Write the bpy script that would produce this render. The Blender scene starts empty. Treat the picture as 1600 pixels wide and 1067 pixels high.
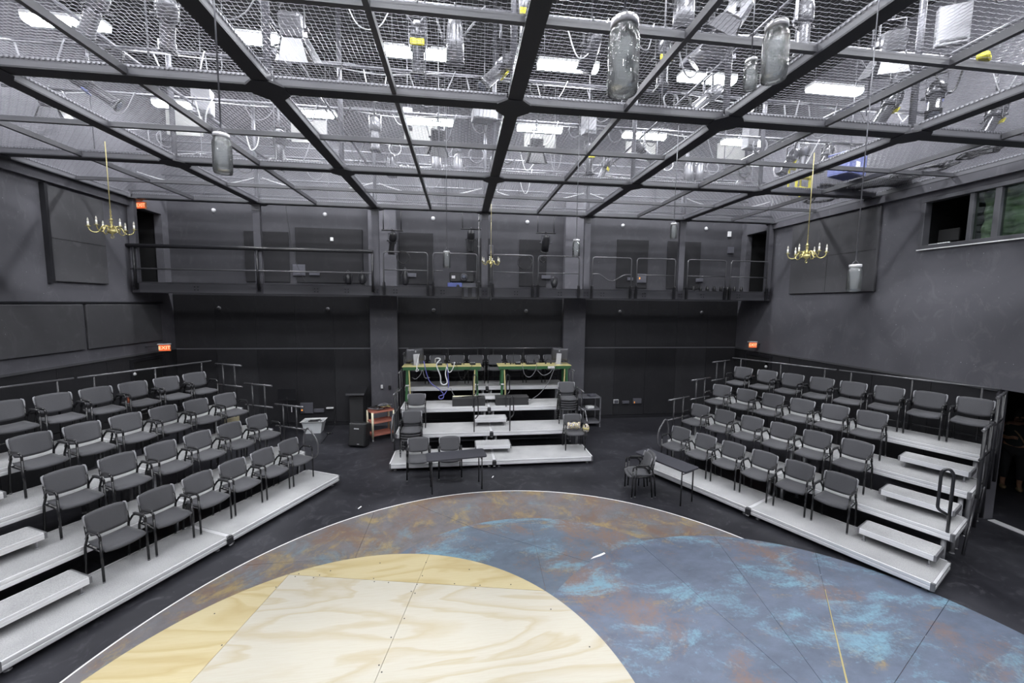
import bpy, math, random
from mathutils import Vector, Matrix
random.seed(7)
PI = math.pi
D2R = math.radians
SC = bpy.context.scene
COL = SC.collection

# ---------------------------------------------------------------- camera
CAM_H = 3.914
cam_d = bpy.data.cameras.new('camera')
cam_d.sensor_width = 36.0
cam_d.lens = 630.78 / 1600 * 36.0
cam_d.clip_start = 0.05
cam_d.clip_end = 200
cam = bpy.data.objects.new('camera', cam_d)
COL.objects.link(cam)
pit, yaw, rol = -.0925, .1276, .0111
fw = Vector((math.sin(yaw) * math.cos(pit), math.cos(yaw) * math.cos(pit), math.sin(pit)))
rt = Vector((math.cos(yaw), -math.sin(yaw), 0))
up = rt.cross(fw)
r2 = rt * math.cos(rol) + up * math.sin(rol)
u2 = -rt * math.sin(rol) + up * math.cos(rol)
M = Matrix((r2, u2, -fw)).transposed().to_4x4()
M.translation = (0, 0, CAM_H)
cam.matrix_world = M
SC.camera = cam

# ---------------------------------------------------------------- world, exposure
w = bpy.data.worlds.new('world')
SC.world = w
w.use_nodes = True
w.node_tree.nodes['Background'].inputs[0].default_value = (.012, .012, .014, 1)
w.node_tree.nodes['Background'].inputs[1].default_value = 1.0
SC.view_settings.view_transform = 'Standard'
SC.view_settings.look = 'None'
SC.view_settings.gamma = 1
SC.view_settings.use_curve_mapping = False
SC.view_settings.exposure = 0.0
LAMP = 115.0            # radiance of the fluorescent lenses (the room's own light)


# ---------------------------------------------------------------- materials
MATS = {}


def new_mat(name):
    m = bpy.data.materials.new(name)
    m.use_nodes = True
    nt = m.node_tree
    MATS[name] = m
    return m, nt, nt.nodes['Principled BSDF']


def pm(name, col, rough=.6, metal=0., spec=.5, emit=None, es=0.):
    m, nt, b = new_mat(name)
    b.inputs['Base Color'].default_value = (*col, 1)
    b.inputs['Roughness'].default_value = rough
    b.inputs['Metallic'].default_value = metal
    b.inputs['Specular IOR Level'].default_value = spec
    if emit:
        b.inputs['Emission Color'].default_value = (*emit, 1)
        b.inputs['Emission Strength'].default_value = es
    return m


def N(nt, t, **kw):
    n = nt.nodes.new(t)
    for k, v in kw.items():
        if k in n.inputs.keys() if isinstance(k, str) else False:
            n.inputs[k].default_value = v
        else:
            setattr(n, k, v)
    return n


def coords(nt, scale=(1, 1, 1), rot=(0, 0, 0), loc=(0, 0, 0)):
    tc = nt.nodes.new('ShaderNodeTexCoord')
    mp = nt.nodes.new('ShaderNodeMapping')
    mp.inputs['Scale'].default_value = scale
    mp.inputs['Rotation'].default_value = rot
    mp.inputs['Location'].default_value = loc
    nt.links.new(tc.outputs['Object'], mp.inputs['Vector'])
    return mp.outputs['Vector']


def noise(nt, vec, scale, detail=4, rough=.55, dist=0.):
    n = nt.nodes.new('ShaderNodeTexNoise')
    n.inputs['Scale'].default_value = scale
    n.inputs['Detail'].default_value = detail
    n.inputs['Roughness'].default_value = rough
    n.inputs['Distortion'].default_value = dist
    nt.links.new(vec, n.inputs['Vector'])
    return n.outputs['Fac']


def ramp(nt, fac, stops, interp='LINEAR'):
    r = nt.nodes.new('ShaderNodeValToRGB')
    r.color_ramp.interpolation = interp
    e = r.color_ramp.elements
    while len(e) < len(stops):
        e.new(.5)
    for i, (p, c) in enumerate(stops):
        e[i].position = p
        e[i].color = (*c, 1) if len(c) == 3 else c
    nt.links.new(fac, r.inputs['Fac'])
    return r.outputs['Color']


def mixc(nt, fac, a, b):
    m = nt.nodes.new('ShaderNodeMix')
    m.data_type = 'RGBA'
    for s, v in ((6, a), (7, b)):
        if isinstance(v, tuple):
            m.inputs[s].default_value = (*v, 1)
        else:
            nt.links.new(v, m.inputs[s])
    if isinstance(fac, (int, float)):
        m.inputs[0].default_value = fac
    else:
        nt.links.new(fac, m.inputs[0])
    return m.outputs[2]


def g(v):
    return (v, v, v)


def bump(nt, b, fac, strength=.2, dist=.01):
    n = nt.nodes.new('ShaderNodeBump')
    n.inputs['Strength'].default_value = strength
    n.inputs['Distance'].default_value = dist
    nt.links.new(fac, n.inputs['Height'])
    nt.links.new(n.outputs['Normal'], b.inputs['Normal'])


def wall_mat(name, lo, hi, scuff, sc=(1, 1, 1), rough=.75, s0=.55):
    m, nt, b = new_mat(name)
    v = coords(nt, sc)
    base = ramp(nt, noise(nt, v, .55, 5, .6, .6), [(.3, lo), (.7, hi)])
    v2 = coords(nt, (.9, .9, .5), (0.5, .4, .1))
    s1 = ramp(nt, noise(nt, v2, 2.6, 6, .65, 2.2), [(s0, g(0)), (s0 + .30, g(.55))])
    c = mixc(nt, s1, base, scuff)
    spk = ramp(nt, noise(nt, coords(nt), 34, 2, .5), [(.755, g(0)), (.78, g(1))])
    c = mixc(nt, spk, c, tuple(min(1, x * 2.2) for x in scuff))
    nt.links.new(c, b.inputs['Base Color'])
    b.inputs['Roughness'].default_value = rough
    b.inputs['Specular IOR Level'].default_value = .35
    return m


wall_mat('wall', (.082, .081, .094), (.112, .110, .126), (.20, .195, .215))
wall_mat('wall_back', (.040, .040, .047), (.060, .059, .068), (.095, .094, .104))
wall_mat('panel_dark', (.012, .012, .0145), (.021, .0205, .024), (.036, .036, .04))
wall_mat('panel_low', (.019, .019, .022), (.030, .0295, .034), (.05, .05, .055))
wall_mat('panel_mid', (.050, .050, .055), (.072, .071, .078), (.12, .118, .126))
wall_mat('floor', (.013, .013, .017), (.042, .042, .050), (.15, .15, .168), (1, 1, 1), .42, .54)
pm('void', (.006, .006, .007), .9)
pm('ceiling', (.009, .009, .011), .9)
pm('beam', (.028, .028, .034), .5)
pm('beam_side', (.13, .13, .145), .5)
pm('thin_beam', (.085, .085, .095), .5)
pm('wire', (.235, .235, .26), .33, .4)
pm('black_steel', (.018, .018, .021), .32, 0., .6)
pm('worn_rail', (.14, .14, .15), .25, .4, .7)
pm('chair_frame', (.011, .011, .013), .27, 0., .6)
pm('chair_cap', (.30, .30, .32), .4)
pm('arm_pad', (.022, .022, .024), .30, 0., .8)
pm('aluminium', (.80, .80, .82), .28, .25)
pm('aluminium_dull', (.38, .38, .40), .5, .3)
pm('casting', (.17, .17, .18), .5, .3)
pm('pipe', (.17, .17, .19), .35, .5)
pm('fixture', (.085, .085, .095), .28, .5)
pm('fixture_black', (.03, .03, .034), .35, .1)
pm('fixture_pale', (.24, .24, .26), .3, .5)
pm('lens', (.10, .11, .14), .08, 0., .9)
pm('white', (.75, .75, .76), .5)
pm('cable_grey', (.22, .22, .24), .5)
pm('cable_black', (.02, .02, .022), .45)
pm('cable_white', (.72, .72, .74), .5)
pm('cable_blue', (.13, .13, .42), .5)
pm('yellow', (.75, .68, .05), .5)
pm('blue', (.12, .15, .40), .5)
pm('brass', (.66, .58, .26), .25, .7)
pm('gold_chain', (.50, .43, .20), .4, .4)
pm('candle', (.85, .84, .80), .5)
pm('bulb', (.65, .62, .55), .1, 0., .8)
pm('green_paint', (.035, .12, .045), .5)
pm('table_wood', (.62, .55, .26), .5)
pm('imac', (.10, .10, .11), .3, .3)
pm('silver', (.80, .80, .82), .25, .5)
pm('screen', (.01, .01, .012), .15)
pm('cart_red', (.50, .185, .135), .5)
pm('cart_cream', (.75, .70, .52), .5)
pm('plastic_clear', (.62, .64, .66), .3)
pm('plastic_black', (.02, .02, .022), .4)
pm('box_dark', (.03, .03, .032), .6)
pm('tape_cream', (.72, .70, .52), .6)
pm('tabletop', (.045, .045, .055), .45)
pm('red', (.22, .05, .03), .5)
pm('skin', (.30, .16, .10), .6)
pm('cloth_black', (.010, .010, .012), .85)
pm('cloth_teal', (.015, .022, .022), .85)
pm('strap', (.25, .18, .10), .7)
pm('hair', (.012, .009, .007), .6)
pm('bag_yellow', (.65, .58, .22), .7)
pm('bag_purple', (.25, .2, .4), .7)
pm('window_frame', (.075, .075, .085), .4)
pm('exit_red', (.35, .05, .02), .5, emit=(1, .16, .05), es=.9)
pm('exit_letter', (.9, .7, .4), .5, emit=(1, .66, .36), es=.95)
pm('led_white', (.8, .8, .8), .5, emit=(.9, .95, 1), es=.55)
pm('led_orange', (.8, .3, .05), .5, emit=(1, .35, .05), es=1.0)
pm('lamp_lens', (.9, .9, .9), .4, emit=(.95, .97, 1.0), es=LAMP)
pm('equip_grey', (.10, .10, .12), .5)
pm('equip_light', (.55, .55, .57), .5)
pm('box_tan', (.55, .49, .32), .6)
pm('orange_print', (.7, .25, .1), .5)
pm('white_paint', (.82, .82, .82), .5)
pm('board', (.42, .42, .41), .6)


def deck_mat():
    m, nt, b = new_mat('deck')
    v = coords(nt)
    f = noise(nt, v, 90, 3, .7)
    big = noise(nt, v, 2.2, 4, .6)
    c = ramp(nt, big, [(.3, (.36, .36, .367)), (.7, (.45, .45, .457))])
    s = ramp(nt, f, [(.35, g(.75)), (.65, g(1.12))])
    mx = nt.nodes.new('ShaderNodeMix')
    mx.data_type = 'RGBA'
    mx.blend_type = 'MULTIPLY'
    mx.inputs[0].default_value = 1
    nt.links.new(c, mx.inputs[6])
    nt.links.new(s, mx.inputs[7])
    nt.links.new(mx.outputs[2], b.inputs['Base Color'])
    b.inputs['Roughness'].default_value = .9
    bump(nt, b, f, .25, .004)


deck_mat()


def fabric_mat():
    m, nt, b = new_mat('fabric')
    f = noise(nt, coords(nt), 220, 2, .6)
    c = ramp(nt, f, [(.3, (.055, .055, .062)), (.7, (.076, .076, .085))])
    nt.links.new(c, b.inputs['Base Color'])
    b.inputs['Roughness'].default_value = .75
    b.inputs['Sheen Weight'].default_value = .15


fabric_mat()


def ply_mat(name, light, dark, rot, off):
    m, nt, b = new_mat(name)
    v = coords(nt, (.55, 2.2, 1), (0, 0, rot), off)
    f = noise(nt, v, .62, 5, .42, .5)
    mul = nt.nodes.new('ShaderNodeMath')
    mul.operation = 'MULTIPLY'
    mul.inputs[1].default_value = 7.5
    nt.links.new(f, mul.inputs[0])
    fr = nt.nodes.new('ShaderNodeMath')
    fr.operation = 'FRACT'
    nt.links.new(mul.outputs[0], fr.inputs[0])
    mid = tuple(.55 * a + .45 * c for a, c in zip(light, dark))
    band = ramp(nt, fr.outputs[0], [(.0, mid), (.07, light), (.50, light), (.80, mid), (.90, tuple(.25 * a + .75 * c for a, c in zip(light, dark))), (1, mid)])
    fine = noise(nt, coords(nt, (1.2, 30, 1), (0, 0, rot)), 3, 3, .6)
    c = mixc(nt, ramp(nt, fine, [(.42, g(0)), (.75, g(.30))]), band, dark)
    nt.links.new(c, b.inputs['Base Color'])
    b.inputs['Roughness'].default_value = .62


ply_mat('ply_pale', (.480, .455, .385), (.405, .340, .222), .16, (3.1, 1.7, 0))
ply_mat('ply_yellow', (.50, .43, .255), (.41, .315, .145), .16, (9.3, 4.2, 0))


def paint_mat(name, seed, base, cyan, rust, gold, wc, wr, wg, an=(.8, 1.5, 1), fs=1.0):
    m, nt, b = new_mat(name)
    v = coords(nt, (1, 1, 1), (0, 0, .5), (seed, seed * .7, 0))
    vs = coords(nt, tuple(fs * q for q in an), (0, 0, -.45), (seed * 1.3, seed * .4, 0))
    f1 = noise(nt, vs, 1.25, 9, .70, .6)
    f2 = noise(nt, v, .80, 9, .70, .7)
    f3 = noise(nt, vs, 1.3, 9, .74, .9)
    fine = noise(nt, v, 26, 5, .75)
    def bl(f, lo, hi):
        a = nt.nodes.new('ShaderNodeMath')
        a.operation = 'MULTIPLY_ADD'
        nt.links.new(fine, a.inputs[0])
        a.inputs[1].default_value = .30
        nt.links.new(f, a.inputs[2])
        return ramp(nt, a.outputs[0], [(lo, g(0)), (hi, g(.92))])
    tone = ramp(nt, noise(nt, vs, 2.4, 6, .7), [(.3, tuple(x * .78 for x in base)), (.7, tuple(x * 1.22 for x in base))])
    c = mixc(nt, bl(f2, wr, wr + .13), tone, rust)
    c = mixc(nt, bl(f3, wg, wg + .15), c, gold)
    c = mixc(nt, bl(f1, wc, wc + .14), c, cyan)
    nt.links.new(c, b.inputs['Base Color'])
    b.inputs['Roughness'].default_value = .55


paint_mat('paint_blue', 4.3, (.105, .128, .178), (.16, .29, .37), (.185, .125, .105), (.27, .20, .095), .665, .672, .745)
paint_mat('paint_mix', 8.1, (.130, .122, .128), (.135, .185, .215), (.150, .096, .072), (.27, .205, .092), .70, .615, .655, (1, 1.1, 1), 1.25)
paint_mat('paint_blue_small', 1.9, (.098, .125, .165), (.145, .26, .33), (.17, .115, .092), (.25, .185, .09), .66, .645, .70)


def glass_mat(name, col, rough=.02, alpha_mix=.75):
    m, nt, b = new_mat(name)
    nt.nodes.remove(b)
    out = nt.nodes['Material Output']
    gl = nt.nodes.new('ShaderNodeBsdfGlossy')
    gl.inputs['Roughness'].default_value = rough
    gl.inputs['Color'].default_value = (.95, .97, 1, 1)
    tr = nt.nodes.new('ShaderNodeBsdfTransparent')
    tr.inputs['Color'].default_value = (*col, 1)
    mx = nt.nodes.new('ShaderNodeMixShader')
    fr = nt.nodes.new('ShaderNodeFresnel')
    fr.inputs['IOR'].default_value = 1.5
    ad = nt.nodes.new('ShaderNodeMath')
    ad.operation = 'MULTIPLY_ADD'
    ad.inputs[1].default_value = 1.0
    ad.inputs[2].default_value = 1 - alpha_mix
    nt.links.new(fr.outputs[0], ad.inputs[0])
    nt.links.new(ad.outputs[0], mx.inputs[0])
    nt.links.new(tr.outputs[0], mx.inputs[1])
    nt.links.new(gl.outputs[0], mx.inputs[2])
    nt.links.new(mx.outputs[0], out.inputs['Surface'])


glass_mat('pane', (.80, .90, .82), .02, .97)


def jar_mat():
    m, nt, b = new_mat('jar_glass')
    nt.nodes.remove(b)
    out = nt.nodes['Material Output']
    bp = nt.nodes.new('ShaderNodeBump')
    bp.inputs['Strength'].default_value = .6
    bp.inputs['Distance'].default_value = .01
    nt.links.new(noise(nt, coords(nt, (1, 1, .6)), 42, 3, .5, .8), bp.inputs['Height'])
    gl = nt.nodes.new('ShaderNodeBsdfGlossy')
    gl.inputs['Roughness'].default_value = .14
    nt.links.new(bp.outputs['Normal'], gl.inputs['Normal'])
    tr = nt.nodes.new('ShaderNodeBsdfTransparent')
    tr.inputs['Color'].default_value = (.97, .98, .98, 1)
    df = nt.nodes.new('ShaderNodeBsdfTranslucent')
    df.inputs['Color'].default_value = (.9, .92, .93, 1)
    m1 = nt.nodes.new('ShaderNodeMixShader')
    m1.inputs[0].default_value = .22
    nt.links.new(tr.outputs[0], m1.inputs[1])
    nt.links.new(df.outputs[0], m1.inputs[2])
    fr = nt.nodes.new('ShaderNodeLayerWeight')
    fr.inputs['Blend'].default_value = .36
    nt.links.new(bp.outputs['Normal'], fr.inputs['Normal'])
    m2 = nt.nodes.new('ShaderNodeMixShader')
    nt.links.new(fr.outputs['Fresnel'], m2.inputs[0])
    nt.links.new(m1.outputs[0], m2.inputs[1])
    nt.links.new(gl.outputs[0], m2.inputs[2])
    nt.links.new(m2.outputs[0], out.inputs['Surface'])


jar_mat()


def curtain_mat():
    m, nt, b = new_mat('curtain_green')
    f = noise(nt, coords(nt, (1, .45, 3.2), (.12, 0, 0)), 2.6, 5, .6, .8)  # stretched streaks paint the panes' green reflections into the cloth colour
    c = ramp(nt, f, [(.28, (.05, .06, .05)), (.52, (.26, .30, .21)), (.75, (.50, .56, .42))])
    nt.links.new(c, b.inputs['Base Color'])
    b.inputs['Roughness'].default_value = .8


curtain_mat()


def bag_mat():
    m, nt, b = new_mat('bag_print')
    n = nt.nodes.new('ShaderNodeTexVoronoi')
    n.inputs['Scale'].default_value = 26
    nt.links.new(coords(nt), n.inputs['Vector'])
    c = ramp(nt, n.outputs['Distance'], [(.2, (.8, .76, .6)), (.45, (.62, .52, .16)), (.62, (.2, .15, .35)), (.75, (.75, .75, .72))])
    nt.links.new(c, b.inputs['Base Color'])


bag_mat()


# ---------------------------------------------------------------- mesh helpers
class MB:
    def __init__(s):
        s.v, s.f, s.s, s.m = [], [], [], []

    def add(s, vs, fs, smooth=False, mi=0, T=None):
        o = len(s.v)
        for p in vs:
            s.v.append(tuple(T @ Vector(p)) if T else tuple(p))
        for f in fs:
            s.f.append(tuple(i + o for i in f))
            s.s.append(smooth)
            s.m.append(mi)
        return s

    def box(s, x0, x1, y0, y1, z0, z1, mi=0, T=None):
        vs = [(x, y, z) for z in (z0, z1) for y in (y0, y1) for x in (x0, x1)]
        return s.add(vs, [(0, 2, 3, 1), (4, 5, 7, 6), (0, 1, 5, 4), (2, 6, 7, 3), (0, 4, 6, 2), (1, 3, 7, 5)], False, mi, T)

    def cbox(s, x0, x1, y0, y1, z0, z1, c=.01, mi=0, T=None):
        """box whose twelve edges are chamfered"""
        X, Y, Z = (x0, x1), (y0, y1), (z0, z1)
        vs, idx = [], {}
        for i in (0, 1):
            for j in (0, 1):
                for k in (0, 1):
                    p = (X[i], Y[j], Z[k])
                    d = (c * (1 - 2 * i), c * (1 - 2 * j), c * (1 - 2 * k))
                    for a in range(3):
                        q = [p[t] + (d[t] if t != a else 0) for t in range(3)]
                        idx[(i, j, k, a)] = len(vs)
                        vs.append(tuple(q))
        fs = []
        for a in range(3):
            b_, c_ = (a + 1) % 3, (a + 2) % 3
            for e in (0, 1):
                ring = []
                for (u, v_) in ((0, 0), (1, 0), (1, 1), (0, 1)):
                    k = [0, 0, 0]
                    k[a], k[b_], k[c_] = e, u, v_
                    ring.append(idx[(*k, a)])
                fs.append(tuple(ring if e else ring[::-1]))
        for a in range(3):
            b_, c_ = (a + 1) % 3, (a + 2) % 3
            for u in (0, 1):
                for v_ in (0, 1):
                    k0, k1 = [0, 0, 0], [0, 0, 0]
                    k0[b_], k0[c_], k1[b_], k1[c_] = u, v_, u, v_
                    k1[a] = 1
                    q = (idx[(*k0, b_)], idx[(*k1, b_)], idx[(*k1, c_)], idx[(*k0, c_)])
                    fs.append(q if (u ^ v_) == 0 else q[::-1])
        for i in (0, 1):
            for j in (0, 1):
                for k in (0, 1):
                    q = tuple(idx[(i, j, k, a)] for a in range(3))
                    fs.append(q if (i + j + k) % 2 else q[::-1])
        return s.add(vs, fs, False, mi, T)

    def tube(s, pts, r, n=8, closed=False, caps=True, mi=0, T=None, sq=1.0):
        pts = [Vector(p) for p in pts]
        L = len(pts)
        rs = r if isinstance(r, (list, tuple)) else [r] * L
        vs, fs = [], []
        prev = None
        for i, p in enumerate(pts):
            if closed:
                t = (pts[(i + 1) % L] - pts[i - 1])
            else:
                t = pts[min(i + 1, L - 1)] - pts[max(i - 1, 0)]
            t.normalize()
            if prev is None:
                a = Vector((0, 0, 1)) if abs(t.z) < .9 else Vector((0, 1, 0))
                prev = t.cross(a).normalized()
            x = prev - t * prev.dot(t)
            if x.length < 1e-6:
                x = t.orthogonal()
            x.normalize()
            prev = x
            y = t.cross(x)
            for k in range(n):
                an = 2 * PI * (k + .5) / n
                vs.append(p + x * (rs[i] * math.cos(an) * sq) + y * (rs[i] * math.sin(an)))
        seg = L if closed else L - 1
        for i in range(seg):
            j = (i + 1) % L
            for k in range(n):
                k2 = (k + 1) % n
                fs.append((i * n + k, i * n + k2, j * n + k2, j * n + k))
        s.add(vs, fs, n > 4, mi, T)
        if caps and not closed:
            o = len(s.v) - len(vs)
            s.f.append(tuple(o + k for k in range(n))[::-1])
            s.f.append(tuple(o + (L - 1) * n + k for k in range(n)))
            s.s += [False, False]
            s.m += [mi, mi]
        return s

    def rod(s, a, b, r, n=8, mi=0, T=None):
        return s.tube([a, b], r, n, mi=mi, T=T)

    def lathe(s, prof, n=16, mi=0, T=None, smooth=True):
        vs, fs = [], []
        for (r, z) in prof:
            for k in range(n):
                an = 2 * PI * k / n
                vs.append((r * math.cos(an), r * math.sin(an), z))
        for i in range(len(prof) - 1):
            for k in range(n):
                k2 = (k + 1) % n
                fs.append((i * n + k, i * n + k2, (i + 1) * n + k2, (i + 1) * n + k))
        s.add(vs, fs, smooth, mi, T)
        o = len(s.v) - len(vs)
        s.f.append(tuple(o + k for k in range(n))[::-1])
        s.f.append(tuple(o + (len(prof) - 1) * n + k for k in range(n)))
        s.s += [False, False]
        s.m += [mi, mi]
        return s

    def prism(s, poly, z0, z1, mi=0, T=None):
        n = len(poly)
        vs = [(x, y, z0) for x, y in poly] + [(x, y, z1) for x, y in poly]
        fs = [tuple(range(n))[::-1], tuple(range(n, 2 * n))]
        fs += [(i, (i + 1) % n, n + (i + 1) % n, n + i) for i in range(n)]
        return s.add(vs, fs, False, mi, T)

    def sheet(s, P, mi=0, smooth=True, T=None):
        """closed thick sheet from two grids P[0], P[1] (front, back) of rows of points"""
        a, b = P
        R, C = len(a), len(a[0])
        vs = [p for row in a for p in row] + [p for row in b for p in row]
        o = R * C
        fs = []
        for i in range(R - 1):
            for j in range(C - 1):
                q = (i * C + j, i * C + j + 1, (i + 1) * C + j + 1, (i + 1) * C + j)
                fs.append(q)
                fs.append(tuple(k + o for k in q[::-1]))
        ring = [j for j in range(C)] + [i * C + C - 1 for i in range(1, R)] + [(R - 1) * C + j for j in range(C - 2, -1, -1)] + [i * C for i in range(R - 2, 0, -1)]
        for k in range(len(ring)):
            p, q = ring[k], ring[(k + 1) % len(ring)]
            fs.append((q, p, p + o, q + o))
        return s.add(vs, fs, smooth, mi, T)

    def mesh(s, name, mats):
        me = bpy.data.meshes.new(name)
        me.from_pydata(s.v, [], s.f)
        me.polygons.foreach_set('use_smooth', s.s)
        if isinstance(mats, str):
            mats = [mats]
        for m in mats:
            me.materials.append(MATS[m])
        if len(mats) > 1:
            me.polygons.foreach_set('material_index', s.m)
        me.update()
        return me

    def build(s, name, mats, parent=None, loc=None, rot=None):
        return link(name, s.mesh(name, mats), parent, loc, rot)


def link(name, data, parent=None, loc=None, rot=None):
    o = bpy.data.objects.new(name, data)
    COL.objects.link(o)
    if parent:
        o.parent = parent
    if loc is not None:
        o.location = loc
    if rot is not None:
        o.rotation_euler = rot
    return o


def tag(o, label, cat, group=None):
    o['label'] = label
    o['category'] = cat
    if group:
        o['group'] = group
    return o


def thing(name, label, cat, loc=(0, 0, 0), rz=0., group=None):
    o = link(name, None, None, loc, (0, 0, rz))
    o.empty_display_size = .1
    return tag(o, label, cat, group)


def struct(o):
    o['kind'] = 'structure'
    return o


def kids(o):
    return KID.get(o.name, [])


KID = {}


def copy_tree(o, loc, rot, label, group=None):
    c = o.copy()
    COL.objects.link(c)
    c.location = loc
    c.rotation_euler = rot
    c['label'] = label
    if group:
        c['group'] = group
    for ch in o.children:
        k = ch.copy()
        COL.objects.link(k)
        k.parent = c
        for gch in ch.children:
            q = gch.copy()
            COL.objects.link(q)
            q.parent = k
    return c


def fillet(pts, rad, n=5):
    pts = [Vector(p) for p in pts]
    out = [pts[0]]
    for i in range(1, len(pts) - 1):
        a, p, b = pts[i - 1], pts[i], pts[i + 1]
        r = min(rad, (a - p).length * .49, (b - p).length * .49)
        q0 = p + (a - p).normalized() * r
        q1 = p + (b - p).normalized() * r
        for k in range(n + 1):
            t = k / n
            out.append(q0 * (1 - t) ** 2 + p * 2 * t * (1 - t) + q1 * t * t)
    out.append(pts[-1])
    return out


def spline(pts, n=6):
    P = [Vector(p) for p in pts]
    P = [P[0] * 2 - P[1]] + P + [P[-1] * 2 - P[-2]]
    out = []
    for i in range(1, len(P) - 2):
        for k in range(n):
            t = k / n
            a, b, c, d = P[i - 1], P[i], P[i + 1], P[i + 2]
            out.append(.5 * ((2 * b) + (c - a) * t + (2 * a - 5 * b + 4 * c - d) * t * t + (3 * b - a - 3 * c + d) * t ** 3))
    out.append(P[-2])
    return out


ORD = ['first', 'second', 'third', 'fourth', 'fifth', 'sixth', 'seventh', 'eighth', 'ninth', 'tenth', 'eleventh', 'twelfth']


def ray(x, y):
    dx, dy = (x - 800) / 630.78, -(y - 533.5) / 630.78
    return r2 * dx + u2 * dy + fw


def at_y(x, y, Y):
    d = ray(x, y)
    p = d * (Y / d.y)
    return Vector((p.x, p.y, p.z + CAM_H))


def at_z(x, y, z):
    d = ray(x, y)
    p = d * ((z - CAM_H) / d.z)
    return Vector((p.x, p.y, p.z + CAM_H))


# ================================================================ THE ROOM
XL, XR, YB, YF, ZC = -8.45, 9.72, 13.2, -4.2, 10.2
ZG = 6.48            # underside of the wire-mesh ceiling grid
floor = struct(MB().box(XL - 3, XR + 4, YF, YB, -.1, 0).build('floor', 'floor'))
struct(MB().box(XL, XR, YF, YB, ZC, ZC + .1).build('ceiling', 'ceiling'))
struct(MB().box(XL, XR, YF - .15, YF, 0, ZC).build('wall_front', 'wall'))
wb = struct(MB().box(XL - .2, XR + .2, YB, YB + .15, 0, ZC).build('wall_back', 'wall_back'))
# left wall with a doorway at balcony level
m = MB()
m.box(XL - .2, XL, YF, 12.05, 0, ZC).box(XL - .2, XL, 12.05, 12.95, 0, 4.4).box(XL - .2, XL, 12.05, 12.95, 6.35, ZC).box(XL - .2, XL, 12.95, YB, 0, ZC)
wl = struct(m.build('wall_left', 'wall'))
# right wall with balcony doorway, control-booth window and the side exit
m = MB()
m.box(XR, XR + .2, 12.95, YB, 0, ZC).box(XR, XR + .2, 12.05, 12.95, 0, 4.4).box(XR, XR + .2, 12.05, 12.95, 6.35, ZC)
m.box(XR, XR + .2, 7.6, 12.05, 0, ZC).box(XR, XR + .2, 6.05, 7.6, 0, 5.16).box(XR, XR + .2, 3.2, 6.05, 2.47, 5.16)
m.box(XR, XR + .2, 3.2, 7.6, 6.2, ZC).box(XR, XR + .2, YF, 3.2, 0, ZC)
wr = struct(m.build('wall_right', 'wall'))
# dark vestibules behind the openings
m = MB()
m.box(XL - 1.6, XL - .2, 12.0, 13.0, 4.3, 4.4).box(XL - 1.7, XL - 1.6, 12.0, 13.0, 4.3, 6.5).box(XL - 1.6, XL - .2, 11.9, 12.0, 4.3, 6.5)
m.box(XL - 1.6, XL - .2, 13.0, 13.1, 4.3, 6.5).box(XL - 1.6, XL - .2, 12.0, 13.0, 6.4, 6.5)
struct(m.build('door_1', 'void'))
m = MB()
m.box(XR + .2, XR + 1.6, 12.0, 13.0, 4.3, 4.4).box(XR + 1.6, XR + 1.7, 12.0, 13.0, 4.3, 6.5).box(XR + .2, XR + 1.6, 11.9, 12.0, 4.3, 6.5)
m.box(XR + .2, XR + 1.6, 13.0, 13.1, 4.3, 6.5).box(XR + .2, XR + 1.6, 12.0, 13.0, 6.4, 6.5)
struct(m.build('door_2', 'void'))
# side passage on the right
m = MB()
m.box(XR + .2, 13.6, 8.2, 8.3, 0, 2.7).box(13.5, 13.6, 3.1, 8.2, 0, 2.7).box(XR + .2, 13.6, 3.0, 3.1, 0, 2.7).box(XR + .2, 13.6, 3.1, 8.2, 2.6, 2.7)
struct(m.build('wall_passage', 'panel_dark'))
struct(MB().box(XR + .02, XR + .17, 3.25, 6.0, .0, .012).build('trim_1', 'aluminium'))
# control booth behind the window
m = MB()
m.box(XR + .2, 12.2, 7.7, 7.8, 4.6, 6.6).box(12.1, 12.2, 3.1, 7.7, 4.6, 6.6).box(XR + .2, 12.2, 3.0, 3.1, 4.6, 6.6)
m.box(XR + .2, 12.2, 3.1, 7.7, 6.5, 6.6).box(XR + .2, 12.2, 3.1, 7.7, 4.6, 4.7)
struct(m.build('wall_booth', 'void'))


def on_wall_right(name, y0, y1, z0, z1, th, mat, parent):
    return MB().cbox(XR - th, XR, y0, y1, z0, z1, min(.006, th * .3)).build(name, mat, parent)


# --- trim rails at 2.48 m, wall panels with recessed joints
struct(MB().box(XL, XL + .035, -1, YB, 2.455, 2.50).build('trim_2', 'worn_rail'))
struct(MB().box(XR - .035, XR, 6.05, YB, 2.43, 2.475).build('trim_3', 'worn_rail'))
m = MB()
m.box(XL, -2.79, YB - .035, YB, 2.45, 2.485).box(-1.96, 3.37, YB - .035, YB, 2.45, 2.485).box(4.12, XR, YB - .035, YB, 2.45, 2.485)
struct(m.build('trim_4', 'beam_side'))
struct(MB().box(XL, XR, YB - .03, YB, 0, .11).build('baseboard_back', 'black_steel'))
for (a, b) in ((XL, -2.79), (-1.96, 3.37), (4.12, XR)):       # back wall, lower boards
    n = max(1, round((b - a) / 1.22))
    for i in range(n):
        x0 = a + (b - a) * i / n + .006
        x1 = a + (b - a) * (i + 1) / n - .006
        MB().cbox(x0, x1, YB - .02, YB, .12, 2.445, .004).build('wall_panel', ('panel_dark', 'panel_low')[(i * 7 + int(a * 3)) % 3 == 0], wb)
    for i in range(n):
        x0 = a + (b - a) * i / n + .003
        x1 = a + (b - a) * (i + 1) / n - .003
        MB().cbox(x0, x1, YB - .014, YB, 2.49, 4.08, .003).build('wall_panel', 'panel_low', wb)  # dark boards added here to paint in the shade under the balcony
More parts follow.
